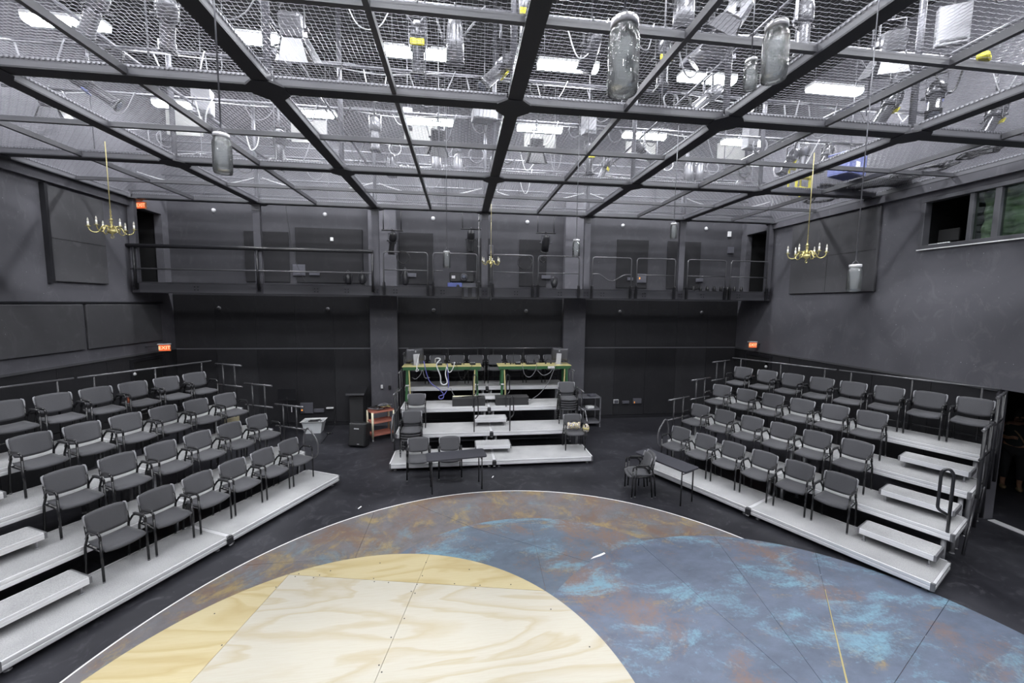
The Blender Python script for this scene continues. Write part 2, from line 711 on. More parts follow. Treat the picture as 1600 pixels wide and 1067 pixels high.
for i in range(9):                                              # left wall boards
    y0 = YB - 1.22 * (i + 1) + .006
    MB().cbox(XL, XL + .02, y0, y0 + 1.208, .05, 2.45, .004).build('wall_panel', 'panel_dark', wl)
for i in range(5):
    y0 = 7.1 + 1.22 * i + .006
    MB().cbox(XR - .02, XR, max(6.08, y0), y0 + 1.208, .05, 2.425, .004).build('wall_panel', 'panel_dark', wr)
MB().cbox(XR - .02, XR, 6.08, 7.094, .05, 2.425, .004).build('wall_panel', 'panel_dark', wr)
# back wall pilasters and upper boards
for i, (x0, x1) in enumerate(((-2.79, -1.96), (3.37, 4.12))):
    struct(MB().cbox(x0, x1, YB - .22, YB, 0, 7.2, .01).build('wall_pilaster', 'wall'))
for (x0, x1, z1) in ((-6.4, -5.15, 6.0), (-4.95, -3.0, 6.15), (-1.9, -.85, 6.1), (.2, 1.0, 6.0), (1.9, 2.8, 6.0), (5.2, 6.3, 6.1), (7.0, 8.2, 6.1)):
    MB().cbox(x0, x1, YB - .03, YB, 4.5, z1, .006).build('wall_panel', 'panel_dark', wb)

# --- sound panels on the side walls
o = tag(MB().cbox(XL + .003, XL + .07, 9.61, 10.95, 4.28, 6.24, .012).build('acoustic_panel', 'panel_mid'), 'tall dark acoustic panel hung on the left wall near the chandelier', 'acoustic panel')
MB().box(XL + .07, XL + .073, 9.63, 10.93, 5.17, 5.18).build('seam', 'void', o)
MB().box(XL, XL + .10, 9.55, 9.61, 4.24, 6.26).build('edge_strip', 'black_steel', o)
o = tag(MB().cbox(XR - .07, XR - .003, 8.43, 10.93, 4.30, 6.28, .012).build('acoustic_panel', 'panel_mid'), 'wide dark acoustic panel hung on the right wall beside the booth window', 'acoustic panel')
MB().box(XR - .073, XR - .07, 8.45, 10.91, 5.28, 5.288).box(XR - .073, XR - .07, 9.72, 9.728, 4.32, 5.28).build('seam', 'void', o)
for (y0, y1, lab) in ((8.2, 10.22, 'low wide acoustic panel on the left wall at the frame edge'), (10.30, 12.60, 'low wide acoustic panel on the left wall above the exit sign')):
    tag(MB().cbox(XL + .003, XL + .06, y0, y1, 2.78, 3.80, .012).build('acoustic_panel', 'panel_mid'), lab, 'acoustic panel')
struct(MB().box(XL, XL + .05, 7.9, 12.7, 3.82, 3.86).build('trim_5', 'black_steel'))
struct(MB().box(XL, XL + .10, -3, 11.7, 6.3, 6.48).build('trim_6', 'wall'))
struct(MB().box(XR - .10, XR, -3, 11.7, 6.32, 6.48).build('trim_7', 'wall'))

# --- exit doors in the side walls under the balcony
for s, nm, lab in ((-1, 'door_3', 1), (1, 'door_4', 2)):
    X = XL + .02 if s < 0 else XR - .02
    d = struct(link(nm, None, None, (X, 12.0, 0)))
    MB().cbox(-.03, .03, -.5, .5, 0, 2.3, .005).build('door_leaf', 'void', d)
    mm = MB()
    mm.box(-.045, .045, -.58, -.5, 0, 2.38).box(-.045, .045, .5, .58, 0, 2.38).box(-.045, .045, -.5, .5, 2.3, 2.38)
    mm.build('door_frame', 'black_steel', d)
    MB().rod((-s * .06, -.38, 1.0), (-s * .06, .38, 1.0), .018).build('push_bar', 'worn_rail', d)

# --- booth window in the right wall
wn = struct(link('window_1', None, None, (XR, 5.5, 5.16)))


def wbox(y0, y1, z0, z1, x0=-.05, x1=.12):
    return MB().cbox(x0, x1, y0 - 5.5, y1 - 5.5, z0 - 5.16, z1 - 5.16, .006)


wbox(3.2, 7.6, 5.16, 5.235).build('window_frame', 'window_frame', wn)
wbox(3.2, 7.6, 6.125, 6.2).build('window_frame', 'window_frame', wn)
wbox(7.525, 7.6, 5.235, 6.125).build('window_frame', 'window_frame', wn)
wbox(3.2, 3.28, 5.235, 6.125).build('window_frame', 'window_frame', wn)
wbox(6.73, 6.80, 5.235, 6.125, -.02, .10).build('mullion', 'window_frame', wn)
wbox(6.33, 6.42, 5.235, 6.125, -.03, .10).build('mullion', 'window_frame', wn)
wbox(4.7, 4.78, 5.235, 6.125, -.03, .10).build('mullion', 'window_frame', wn)
for (a, b) in ((6.42, 6.73), (4.78, 6.33), (3.28, 4.7)):
    MB().box(.04, .046, a - 5.5, b - 5.5, .075, .965).build('pane', 'pane', wn)
MB().box(-.052, -.045, 3.2 - 5.5, 7.62 - 5.5, -.02, 0).build('paint_edge', 'white_paint', wn)
# curtain behind the panes
rows = []
for side in (0, 1):
    G = []
    for i in range(13):
        z = 5.22 + .95 * i / 12
        row = []
        for j in range(60):
            y = 3.3 + 3.52 * j / 59
            row.append((XR + .34 + .045 * math.sin(j * 1.1 + math.sin(i * .7)) + .02 * math.sin(i * 1.7 + j * .3) + side * .01, y, z))
        G.append(row)
    rows.append(G)
tag(MB().sheet(rows).build('booth_curtain', 'curtain_green'), 'green pleated curtain behind the panes of the booth window', 'curtain')
def in_booth(x, y, X):
    d = ray(x, y)
    return d.y * X / d.x


t = thing('monitor', 'dark monitor standing inside the open booth window', 'monitor', (XR + .55, in_booth(1484, 360, XR + .55), 5.2), .2)
MB().cbox(-.03, .03, -.17, .17, .14, .40, .012).build('screen_case', 'box_dark', t)
MB().cbox(.0, .04, -.04, .04, 0, .2, .01).build('stand', 'plastic_black', t)
MB().cbox(-.12, .12, -.16, .16, -.0, .02, .008).build('foot', 'plastic_black', t)
t = thing('booth_desk', 'dark desk just inside the open booth window', 'desk', (XR + .75, 6.8, 4.7))
MB().cbox(-.45, .45, -.85, .85, .46, .5, .008).build('desk_top', 'box_dark', t)
for sx in (-.4, .4):
    for sy in (-.8, .8):
        MB().box(sx - .02, sx + .02, sy - .02, sy + .02, 0, .46).build('leg', 'box_dark', t)
t = thing('mixing_console', 'small console with pale keys on the booth sill', 'console', (XR + .30, in_booth(1466, 364, XR + .30), 5.2), 0)
MB().cbox(-.12, .12, -.28, .28, 0, .07, .01).build('case', 'box_dark', t)
MB().box(-.05, -.03, -.02, .26, .07, .085).build('fader_strip', 'led_white', t)
MB().box(0, .02, -.02, .26, .07, .085).build('fader_strip', 'led_white', t)
for i in range(5):
    MB().box(-.06, -.03, -.25 + i * .045, -.225 + i * .045, .07, .09).build('key', 'led_white', t)

# ================================================================ CEILING GRID
CX = [.69 + 3.01 * i for i in range(-3, 4)]
RY = [11.73 - 3.105 * j for j in range(0, 5)]
cg = thing('ceiling_grid', 'black steel beam grid with wire mesh spanning the whole room overhead', 'ceiling grid', (0.69, 5.5, ZG))
ox, oy = .69, 5.5


def gp(mb, name, mat, loc=None):
    return mb.build(name, mat, cg, loc)


BW = .095
y_lo, y_hi = RY[-1], RY[0]
for x in CX:                                       # depth beams, one piece per bay
    for j in range(4):
        a, b = RY[j + 1] + BW, RY[j] - BW
        mb = MB().box(x - BW - ox, x + BW - ox, a - oy, b - oy, 0, .02)
        gp(mb, 'main_beam', 'beam')
        mb = MB().box(x - .075 - ox, x + .075 - ox, a - oy, b - oy, .02, .14)
        gp(mb, 'beam_web', 'beam_side')
for y in RY:
    for i in range(6):
        a, b = CX[i] + BW, CX[i + 1] - BW
        gp(MB().box(a - ox, b - ox, y - BW - oy, y + BW - oy, 0, .02), 'main_beam', 'beam')
        gp(MB().box(a - ox, b - ox, y - .075 - oy, y + .075 - oy, .02, .14), 'beam_web', 'beam_side')
gus = MB().prism([(-.22, -.10), (-.10, -.22), (.10, -.22), (.22, -.10), (.22, .10), (.10, .22), (-.10, .22), (-.22, .10)], -.012, .015).mesh('gusset', 'beam')
for x in CX:
    for y in RY:
        link('gusset_plate', gus, cg, (x - ox, y - oy, 0))
th_x = [(CX[i] + CX[i + 1]) / 2 for i in range(6)]
th_y = [(RY[j] + RY[j + 1]) / 2 for j in range(4)]
for x in th_x:
    for j in range(4):
        gp(MB().box(x - .028 - ox, x + .028 - ox, RY[j + 1] + BW - oy, RY[j] - BW - oy, .02, .10), 'cross_beam', 'thin_beam')
for y in th_y:
    for i in range(6):
        gp(MB().box(CX[i] + BW - ox, th_x[i] - .03 - ox, y - .028 - oy, y + .028 - oy, .025, .095), 'cross_beam', 'thin_beam')
        gp(MB().box(th_x[i] + .03 - ox, CX[i + 1] - BW - ox, y - .028 - oy, y + .028 - oy, .025, .095), 'cross_beam', 'thin_beam')


def mesh_panel(seed):
    rnd = random.Random(seed)
    mb = MB()
    wx, wy, p = 1.505, 1.5525, .0508
    nx, ny = int(wx / p), int(wy / p)
    for i in range(nx + 1):
        x = -wx / 2 + p * (i + .3)
        if x > wx / 2:
            continue
        kx = rnd.uniform(-.003, .003)
        pts = [(x + kx + .002 * math.sin(q * 1.9 + i), -wy / 2 + wy * q / 31, .0035 * (-1) ** (q + i)) for q in range(32)]
        mb.tube(pts, .0019, 3, caps=False)
    for j in range(ny + 1):
        y = -wy / 2 + p * (j + .4)
        if y > wy / 2:
            continue
        ky = rnd.uniform(-.003, .003)
        pts = [(-wx / 2 + wx * q / 30, y + ky + .002 * math.sin(q * 2.3 + j), -.0035 * (-1) ** (q + j)) for q in range(31)]
        mb.tube(pts, .0019, 3, caps=False)
    return mb.mesh('mesh_panel', 'wire')


PAN = [mesh_panel(k) for k in range(4)]
k = 0
for i in range(6):
    for j in range(4):
        for a in (0, 1):
            for b in (0, 1):
                x = CX[i] + 3.01 * (.25 + .5 * a)
                y = RY[j + 1] + 3.105 * (.25 + .5 * b)
                link('wire_mesh_panel', PAN[(k * 3 + i + j) % 4], cg, (x - ox, y - oy, .115))
                k += 1
# lacing teeth along the beams: short bent wire ends, one strip per bay edge
def teeth(L):
    mb = MB()
    n = int(L / .0508)
    for i in range(n):
        x = -L / 2 + .0508 * (i + .5)
        mb.box(x - .016, x + .010, -.004, .004, .005, .028)
    return mb


tx = teeth(2.8).mesh('lacing_x', 'wire')
ty_m = teeth(2.88)
for p in range(len(ty_m.v)):
    x, y, z = ty_m.v[p]
    ty_m.v[p] = (y, x, z)
ty = ty_m.mesh('lacing_y', 'wire')
def LS(me, loc):
    link('lacing_strip', me, cg, loc)['kind'] = 'stuff'


for y in RY[:-1]:
    for i in range(6):
        LS(tx, ((CX[i] + CX[i + 1]) / 2 - ox, y - .085 - oy, .10))
for x in CX:
    for j in range(4):
        for s in (-1, 1):
            if (x > 12) or (x == CX[0] and s < 0) or (x == CX[-1] and s > 0):
                continue
            LS(ty, (x + s * .085 - ox, (RY[j] + RY[j + 1]) / 2 - oy, .10))
hp = MB().tube([(0, 0, .14), (0, 0, ZC - ZG)], .045, 8)
hpm = hp.mesh('hanger', 'pipe')
for x in CX[1:-1]:
    for y in RY[:-1]:
        link('hanger_post', hpm, cg, (x - ox, y - oy, 0))
rodm = MB().tube([(0, 0, .1), (0, 0, ZC - ZG)], .010, 6).mesh('hanger_rod', 'wire')
for x in th_x:
    for y in RY[:-1]:
        link('hanger_rod', rodm, cg, (x + .4 - ox, y - .3 - oy, 0))

# ================================================================ LIGHTS ABOVE THE GRID
fl_h = MB().cbox(-.64, .64, -.13, .13, .03, .11, .015).mesh('lamp_housing', 'white')
fl_l = MB()
prof = [(-.125, .03), (-.11, -.03), (-.06, -.055), (.06, -.055), (.11, -.03), (.125, .03)]
vs = [(-.62, y, z) for y, z in prof] + [(.62, y, z) for y, z in prof]
fl_l.add(vs, [(i, i + 6, i + 7, i + 1) for i in range(5)] + [(0, 1, 2, 3, 4, 5), (11, 10, 9, 8, 7, 6)])
fl_l = fl_l.mesh('lamp_lens', 'lamp_lens')
fl_r = MB().rod((0, 0, .11), (0, 0, ZC - 8.8), .008, 6).mesh('lamp_rods', 'pipe')
FX = [-6.95, -3.88, -.82, 2.21, 5.3, 8.4]
for r_, y in enumerate((11.65, 8.63, 5.55, 2.5, -.55, -3.4)):
    for i, x in enumerate(FX):
        where = ('far row above the back balcony', 'second row from the back wall', 'third row from the back wall', 'fourth row from the back wall', 'fifth row from the back wall', 'last row behind the camera')[r_]
        f = thing('fluorescent_light', 'glowing strip light, %s from the left, %s' % (ORD[i], where), 'ceiling light', (x, y, 8.8), 0, 'strip lights above the mesh ceiling')
        link('housing', fl_h, f)
        link('lens', fl_l, f)
        link('hanger_rod', fl_r, f, (-.5, 0, 0))
        link('hanger_rod', fl_r, f, (.5, 0, 0))

# pipes: lateral and in depth
PZ = 7.72
LP = [(4.1, PZ), (5.64, PZ), (7.2, PZ), (8.73, PZ), (10.3, PZ), (11.78, PZ)]
for i, (y, z) in enumerate(LP):
    tag(MB().rod((XL + .3, y, z), (XR - .3, y, z), .026, 8).build('lighting_pipe', 'pipe'), 'steel lighting pipe running wall to wall above the mesh, %s from the back wall' % ORD[5 - i], 'pipe', 'crosswise lighting pipes')
for i, x in enumerate((-5.1, -2.52, 1.1, 4.02, 7.2)):
    tag(MB().rod((x, 2.6, PZ - .055), (x, YB - .3, PZ - .055), .026, 8).build('lighting_pipe', 'pipe'), 'steel lighting pipe running front to back above the mesh, %s from the left' % ORD[i], 'pipe', 'lengthwise lighting pipes')
for i, (z, lab) in enumerate(((8.25, 'upper'), (7.35, 'lower'))):
    tag(MB().rod((XL + .3, 12.6, z), (XR - .3, 12.6, z), .024, 8).build('wall_pipe', 'pipe'), '%s of two long conduits along the back wall above the mesh' % lab, 'pipe')


def make_fixture(kind, label, drop, tilt, loc, rz, tagcol=None, body='fixture', sc=1.0):
    """stage light hanging by clamp and yoke; loc = point on the pipe"""
    t = thing({'spot': 'stage_spotlight', 'par': 'par_can_light', 'flood': 'barn_door_light'}[kind], label, 'stage light', loc, rz)
    c = MB().tube([(-.0, -.035, -.02), (0, -.04, .02), (0, 0, .045), (0, .04, .02), (0, .04, -.03)], .012, 6)
    c.cbox(-.02, .02, -.02, .045, -.07, -.025, .005)
    c.build('clamp', 'fixture', t)
    if drop > .42:
        MB().rod((0, 0, -.05), (0, 0, -(drop - .33)), .017, 8).build('drop_pipe', 'pipe', t)
    y0 = -(drop - .34) if drop > .42 else -.06
    zc = -drop
    W = .115 * sc if kind == 'spot' else .135 * sc
    yk = MB()
    for s in (-1, 1):
        yk.box(s * W - .004, s * W + .004, -.02, .02, zc - .03, y0 - .02)
        yk.tube([(s * W, 0, zc), (s * (W + .05), 0, zc)], .02, 8)
    yk.box(-W, W, -.02, .02, y0 - .03, y0 - .02)
    yk.build('yoke', 'fixture', t)
    if kind == 'spot':
        b = MB().lathe([(.045, .27), (.085, .24), (.105, .16), (.105, .02), (.08, 0)], 12)
        for q in range(4):
            b.box(-.112, .112, -.01, .01, .06 + q * .045, .075 + q * .045)
        bo = b.build('lamp_housing', body, t, (0, 0, zc), (tilt, 0, 0))
        lt = MB().lathe([(.07, .0), (.078, -.05), (.078, -.3), (.088, -.32), (.088, -.36), (.07, -.36)], 12)
        lt.build('lens_tube', body, bo)
        MB().box(-.095, .095, -.095, .095, -.385, -.365).build('gel_frame', 'fixture_black', bo)
        MB().lathe([(.07, -.386), (.05, -.395)], 12).build('lens', 'lens', bo)
        MB().box(-.10, .10, -.012, .012, -.08, -.02).build('shutter', 'fixture_black', bo)
        if tagcol:
            MB().cbox(-.09, .09, -.105, -.08, -.05, .03, .01).build('tape_mark', tagcol, bo)
    elif kind == 'par':
        b = MB().lathe([(.05, .25), (.085, .22), (.105, .12), (.115, -.02), (.115, -.26), (.105, -.26)], 14)
        bo = b.build('can', body, t, (0, 0, zc), (tilt, 0, 0))
        MB().lathe([(.104, -.262), (.07, -.25)], 14).build('lens', 'lens', bo)
        MB().lathe([(.125, -.27), (.125, -.255), (.116, -.25)], 14).build('front_ring', 'fixture', bo)
    else:
        b = MB().cbox(-.13, .13, -.12, .12, -.10, .16, .03)
        bo = b.build('lamp_housing', body, t, (0, 0, zc), (tilt, 0, 0))
        MB().lathe([(.10, -.105), (.07, -.12)], 14).build('lens', 'lens', bo)
        for q, (ax, sg) in enumerate((('x', 1), ('x', -1), ('y', 1), ('y', -1))):
            d = MB()
            vs = [(-.11, 0, 0), (.11, 0, 0), (.17, .10, -.24), (-.17, .10, -.24)]
            if ax == 'x':
                vs = [(y, x, z) for x, y, z in vs]
                vs = [(sg * (x + .13), y, z - .10) for x, y, z in vs]
            else:
                vs = [(x, sg * (y + .12), z - .10) for x, y, z in vs]
            vs2 = [(x * 1.02, y * 1.02, z + .004) for x, y, z in vs]
            d.add(vs + vs2, [(0, 1, 2, 3), (7, 6, 5, 4), (0, 4, 5, 1), (1, 5, 6, 2), (2, 6, 7, 3), (3, 7, 4, 0)])
            d.build('barn_door', body, bo)
    return t


def fix_px(kind, x, y, label, tilt=0., rz=0., tagcol=None, body='fixture', prefer=7.3, sc=1.):
    best = None
    for (Y, z) in LP:
        p = at_y(x, y, Y)
        if p.z > PZ - .2:
            continue
        e = abs(p.z - prefer)
        if (best is None or e < best[0]) and p.z > ZG + .42:
            best = (e, p, Y)
    if best is None:
        p = at_z(x, y, prefer)
        Y = p.y
    else:
        e, p, Y = best
    p.x = max(XL + .6, min(XR - .6, p.x))
    make_fixture(kind, label, PZ - p.z, tilt, (p.x, Y, PZ), rz, tagcol, body, sc)


FL = [
    ('spot', 262, 30, 'silver stage light tilted sideways near the top left corner', 1.1, .6, None, 'fixture_pale'),
    ('flood', 458, 45, 'stage light with wide pale barn doors beside the second strip light', .5, 0, None, 'fixture_pale'),
    ('spot', 440, 105, 'stage light lying low among tangled cables under the pale barn doors', 1.0, -.4, None, 'fixture'),
    ('spot', 653, 70, 'stage light pointing straight down before the third strip light', .05, 0, 'yellow', 'fixture'),
    ('par', 711, 62, 'short silver par can right of the third strip light', .2, 0, None, 'fixture_pale'),
    ('spot', 822, 25, 'tall silver stage light by the middle beam at the top edge', .0, 0, 'yellow', 'fixture_pale'),
    ('spot', 782, 108, 'yellow-taped stage light tilted left beside the middle beam', .75, PI / 2 + .3, 'yellow', 'fixture_pale'),
    ('par', 923, 78, 'small stage light hanging left of the largest jar', .5, .5, None, 'fixture'),
    ('par', 1069, 12, 'wide pale par can at the top edge right of the largest jar', .0, 0, None, 'fixture_pale'),
    ('spot', 1036, 95, 'upright stage light with yellow mark right of the largest jar', .0, 0, 'yellow', 'fixture'),
    ('flood', 1148, 25, 'pale stage light with barn doors left of the two right jars', .6, 1.2, None, 'fixture_pale'),
    ('par', 1112, 72, 'big pale par can tipped over behind the smallest near jar', .9, .9, None, 'fixture_pale'),
    ('spot', 1106, 152, 'silver stage light tilted left below the dark board', .9, PI / 2, None, 'fixture_pale'),
    ('spot', 1255, 38, 'large pale upright stage light right of the near right jar', .0, .2, None, 'fixture_pale'),
    ('spot', 1389, 168, 'stage light tilted left with a yellow mark, right of the last strip light', .55, PI / 2, 'yellow', 'fixture'),
    ('spot', 1462, 150, 'stage light with a blue gel under the lengthwise pipe on the right', .5, 2.2, 'blue', 'fixture'),
    ('spot', 1553, 185, 'stage light near the right wall with yellow tape', .5, PI / 2, 'yellow', 'fixture'),
    ('flood', 1392, 72, 'flat pale flood light near the top right', .3, -.4, None, 'fixture_pale'),
    ('spot', 1290, 245, 'stage light above the right chandelier', .5, PI / 2, None, 'fixture'),
    ('spot', 1255, 243, 'stage light turned outward above the right chandelier', .2, 0, None, 'fixture_pale'),
    ('spot', 1235, 250, 'stage light with yellow tape left of the right chandelier chain', .5, PI / 2, 'yellow', 'fixture'),
    ('par', 1092, 268, 'pale par can above the right end of the balcony, left of a pair', .0, 0, None, 'fixture_pale'),
    ('par', 1076, 268, 'pale par can above the balcony with yellow tape beside it', .0, 0, None, 'fixture_pale'),
    ('spot', 1003, 235, 'stage light crossing in front of a white wall board', .9, -PI / 2, None, 'fixture'),
    ('spot', 945, 262, 'stage light with yellow tape near the fourth lengthwise pipe', .4, 1.0, 'yellow', 'fixture'),
    ('spot', 921, 245, 'upright stage light under a hanging grey box right of the white sign', .0, 0, 'yellow', 'fixture'),
    ('flood', 838, 228, 'stage light seen dark against the white wall board in the middle', .3, 0, None, 'fixture_black'),
    ('par', 772, 260, 'small stage light just right of the middle beam near the balcony', .3, 0, None, 'fixture'),
    ('par', 715, 258, 'small pale par can above the balcony left of the middle beam', .0, 0, None, 'fixture_pale'),
    ('par', 682, 255, 'small pale par can above the balcony beside a cable loop', .0, 0, None, 'fixture_pale'),
    ('flood', 684, 215, 'stage light seen dark in front of the wide white wall board', .4, .2, None, 'fixture_black'),
    ('par', 612, 258, 'small stage light above the balcony left of a thin beam', .0, 0, None, 'fixture'),
    ('spot', 586, 205, 'upright pale stage light between two thin crossing beams', .0, 0, None, 'fixture_pale'),
    ('spot', 437, 225, 'dim stage light in front of a white wall board at left', .0, 0, None, 'fixture'),
    ('spot', 140, 135, 'stage light with blue gel behind the second cross beam at left', 1.0, -1.2, 'blue', 'fixture'),
    ('flood', 78, 158, 'stage light behind the left main beam', .4, .3, None, 'fixture'),
    ('spot', 148, 12, 'pale stage light at the top edge right of the leftmost strip light', .9, 1.0, None, 'fixture_pale'),
]
for a in FL:
    fix_px(a[0], a[1], a[2], a[3], a[4], a[5], a[6], a[7])

# hanging pale boxes
BOX = [(317, 160, 7.9, .34, .20, .50, 'tall pale box hanging in front of the first far strip light'),
       (637, 186, 7.8, .20, .16, .42, 'narrow pale box hanging left of the middle beam'),
       (757, 182, 7.7, .50, .30, .20, 'wide flat pale box hanging beside the middle beam'),
       (920, 190, 7.7, .26, .2, .55, 'pale upright box hanging right of the middle far strip light'),
       (1172, 216, 7.8, .30, .2, .50, 'pale box hanging in front of the last far strip light'),
       (1489, 40, 7.6, .34, .08, .50, 'large tilted pale panel hanging near the top right'),
       (1105, 95, 8.1, .75, .5, .1, 'dark square board lying above the mesh by the small jar')]
for i, (x, y, z, a, b, c, lab) in enumerate(BOX):
    p = at_z(x, y, z)
    t = thing('hanging_box', lab, 'hanging box', p, .15 if i != 5 else -.5)
    dk = i == 6
    MB().cbox(-a / 2, a / 2, -b / 2, b / 2, -c / 2, c / 2, .012).build('case', 'equip_grey' if dk else 'fixture_pale', t)
    MB().rod((0, 0, c / 2), (0, 0, ZC - p.z), .009, 6).build('rod', 'pipe', t)
    if not dk:
        MB().cbox(-a * .4, a * .4, -b / 2 - .01, -b / 2, -c * .42, -c * .36, .003).build('lip', 'fixture', t)

# white boards high on the back wall
for i, (x0, x1, z0, z1) in enumerate(((-8.3, -7.35, 8.62, 9.3), (-4.95, -3.95, 8.62, 9.28), (-1.7, -.7, 8.72, 9.45), (2.0, 3.03, 8.74, 9.3), (5.37, 6.4, 8.8, 9.25), (8.6, 9.6, 8.8, 9.38))):
    tag(MB().cbox(x0, x1, YB - .05, YB, z0, z1, .01).build('wall_board', 'board'), 'white board high on the back wall above the mesh, %s from the left' % ORD[i], 'wall board', 'white boards on the upper back wall')

# swagged rope behind the balcony edge
rz_ = 7.2
for i in range(6):
    a, b = CX[i] + .08, CX[i + 1] - .08
    pts = [(a + (b - a) * k / 12, 11.9, rz_ - .26 * (1 - ((k - 6) / 6) ** 2)) for k in range(13)]
    o = tag(MB().tube(pts, .014, 6).build('safety_rope', 'cable_white'), 'white safety rope swagged above the balcony edge, %s span from the left' % ORD[i], 'rope', 'safety ropes above the balcony')
for i in range(7):
    tag(MB().rod((CX[i], 11.9, ZG + .14), (CX[i], 11.9, 7.3), .02, 8).build('rope_post', 'pipe'), 'slim post holding the safety ropes, %s from the left' % ORD[i], 'post', 'rope posts above the balcony')
tag(MB().rod((XL, 11.86, 6.72), (XR, 11.86, 6.72), .025, 8).build('edge_pipe', 'pipe'), 'pale pipe along the rear edge of the mesh ceiling', 'pipe')

# loose cables looping below the lighting pipes
rnd = random.Random(11)
nc = 0
for (Y, z) in LP:
    for i in range(20):
        x = XL + 1.0 + (XR - XL - 2.0) * (i + rnd.uniform(.1, .9)) / 20
        wd = rnd.uniform(.25, .8)
        dr = rnd.uniform(.15, .6)
        if rnd.random() < .35:
            R_ = rnd.uniform(.12, .2)
            pts = [(x + R_ * math.cos(2 * PI * k / 14 + 1.57), Y + .03 * math.sin(k), z - R_ + R_ * math.sin(2 * PI * k / 14 + 1.57)) for k in range(29)]
        else:
            pts = spline([(x - wd / 2, Y + .03, z + .03), (x - wd * .2, Y + rnd.uniform(-.1, .1), z - dr), (x + wd * .2, Y + rnd.uniform(-.1, .1), z - dr * rnd.uniform(.5, 1.1)), (x + wd / 2, Y - .03, z + .03)], 6)
        o = MB().tube(pts, rnd.choice((.008, .010, .013)), 5).build('cable', ('cable_grey', 'cable_grey', 'cable_black', 'cable_white')[nc % 4])
        tag(o, 'loose cable looping from a lighting pipe above the mesh', 'cable', 'loose cables above the mesh')
        nc += 1
    # long cable runs taped along the pipe
    for q in range(2):
        pts = []
        for k in range(40):
            x = XL + .5 + (XR - XL - 1) * k / 39
            pts.append((x, Y + .045 * math.sin(k * 1.3 + q) + .03, z + .035 * math.cos(k * .9 + q * 2) - .02 * q))
        o = MB().tube(spline(pts, 2), .011, 5).build('cable_run', ('cable_grey', 'cable_white')[q])
        tag(o, 'long cable run wound along a crosswise lighting pipe', 'cable', 'cable runs on the lighting pipes')
# stuff lying on the mesh at right
def heap(x, y, sx, sy, mat, lab, seed):
    rn = random.Random(seed)
    pts = []
    for k in range(46):
        a = k * .72
        r = rn.uniform(.4, 1)
        pts.append((x + sx * r * math.cos(a), y + sy * r * math.sin(a), ZG + .13 + rn.uniform(0, .05)))
    tag(MB().tube(spline(pts, 4), .014, 5).build('cable_heap', mat), lab, 'cable')


pa, pb = at_z(1279, 296, ZG + .2), at_z(1425, 281, ZG + .2)
p = (pa + pb) / 2
blk = []
for side in (0, 1):
    G = []
    for i in range(9):
        row = []
        for j in range(13):
            u, v_ = i / 8 - .5, j / 12 - .5
            row.append((u * .55 + .06 * math.sin(j * 1.9), v_ * (pb - pa).length + .05 * math.sin(i * 2.3), .03 + .035 * math.sin(i * 1.7 + j * .9) + .05 * side + .02 * math.cos(j * 2.1)))
        G.append(row)
    blk.append(G)
o = MB().sheet(blk[::-1]).build('folded_drape', 'cloth_black', None, (p.x, p.y, ZG + .14), (0, 0, math.atan2(-(pb - pa).x, (pb - pa).y)))
o.data.update()
tag(o, 'black cloth lying folded on the mesh by the right wall', 'cloth')
heap(9.0, 9.3, .4, .5, 'cable_black', 'black cable heap on the mesh behind the folded black cloth', 3)
heap(9.1, 7.2, .35, .6, 'cable_black', 'black cable heap on the mesh by the booth window', 4)
heap(9.0, 6.2, .25, .35, 'cable_black', 'small cable coil on the mesh near the right edge', 5)
p = at_z(1322, 276, ZG + .125)
t = thing('plastic_crate', 'blue plastic crate standing on the mesh behind the folded cloth', 'crate', (p.x, p.y, ZG + .125), .3)
mb = MB()
mb.cbox(-.3, .3, -.2, .2, 0, .03, .01)
for (a, b, c, d) in ((-.3, .3, -.2, -.18), (-.3, .3, .18, .2), (-.3, -.28, -.18, .18), (.28, .3, -.18, .18)):
    mb.cbox(a, b, c, d, .03, .42, .006)
mb.build('tub', 'blue', t)
MB().cbox(-.31, .31, -.21, .21, .40, .43, .01).build('rim', 'blue', t)
MB().box(-.1, .06, -.206, -.203, .12, .24).build('paper_label', 'white', t)
p = at_z(1248, 292, 6.8)
t = thing('step_ladder', 'yellow step ladder with white top standing on the mesh by the crate', 'ladder', (p.x, p.y, ZG + .125), .2)
for s in (-1, 1):
    MB().box(s * .22 - .02, s * .22 + .02, -.12, -.08, 0, .62).build('rail', 'yellow', t)
    MB().box(s * .2 - .015, s * .2 + .015, .10, .13, 0, .62).build('rear_rail', 'yellow', t)
for z in (.12, .36, .58):
    MB().cbox(-.2, .2, -.16, -.04, z, z + .03, .006).build('tread', ('yellow', 'yellow', 'white')[z > .5 and 2 or 0], t)
MB().cbox(-.26, .26, -.18, .16, .62, .67, .01).build('top_tread', 'white', t)
p = at_z(1537, 92, 6.62)
tag(MB().cbox(-.09, .09, -.05, .05, 0, .06, .015).build('work_glove', 'yellow', None, (p.x, p.y, ZG + .125), (0, 0, .5)), 'small bright yellow bundle lying on the mesh at upper right', 'bundle')

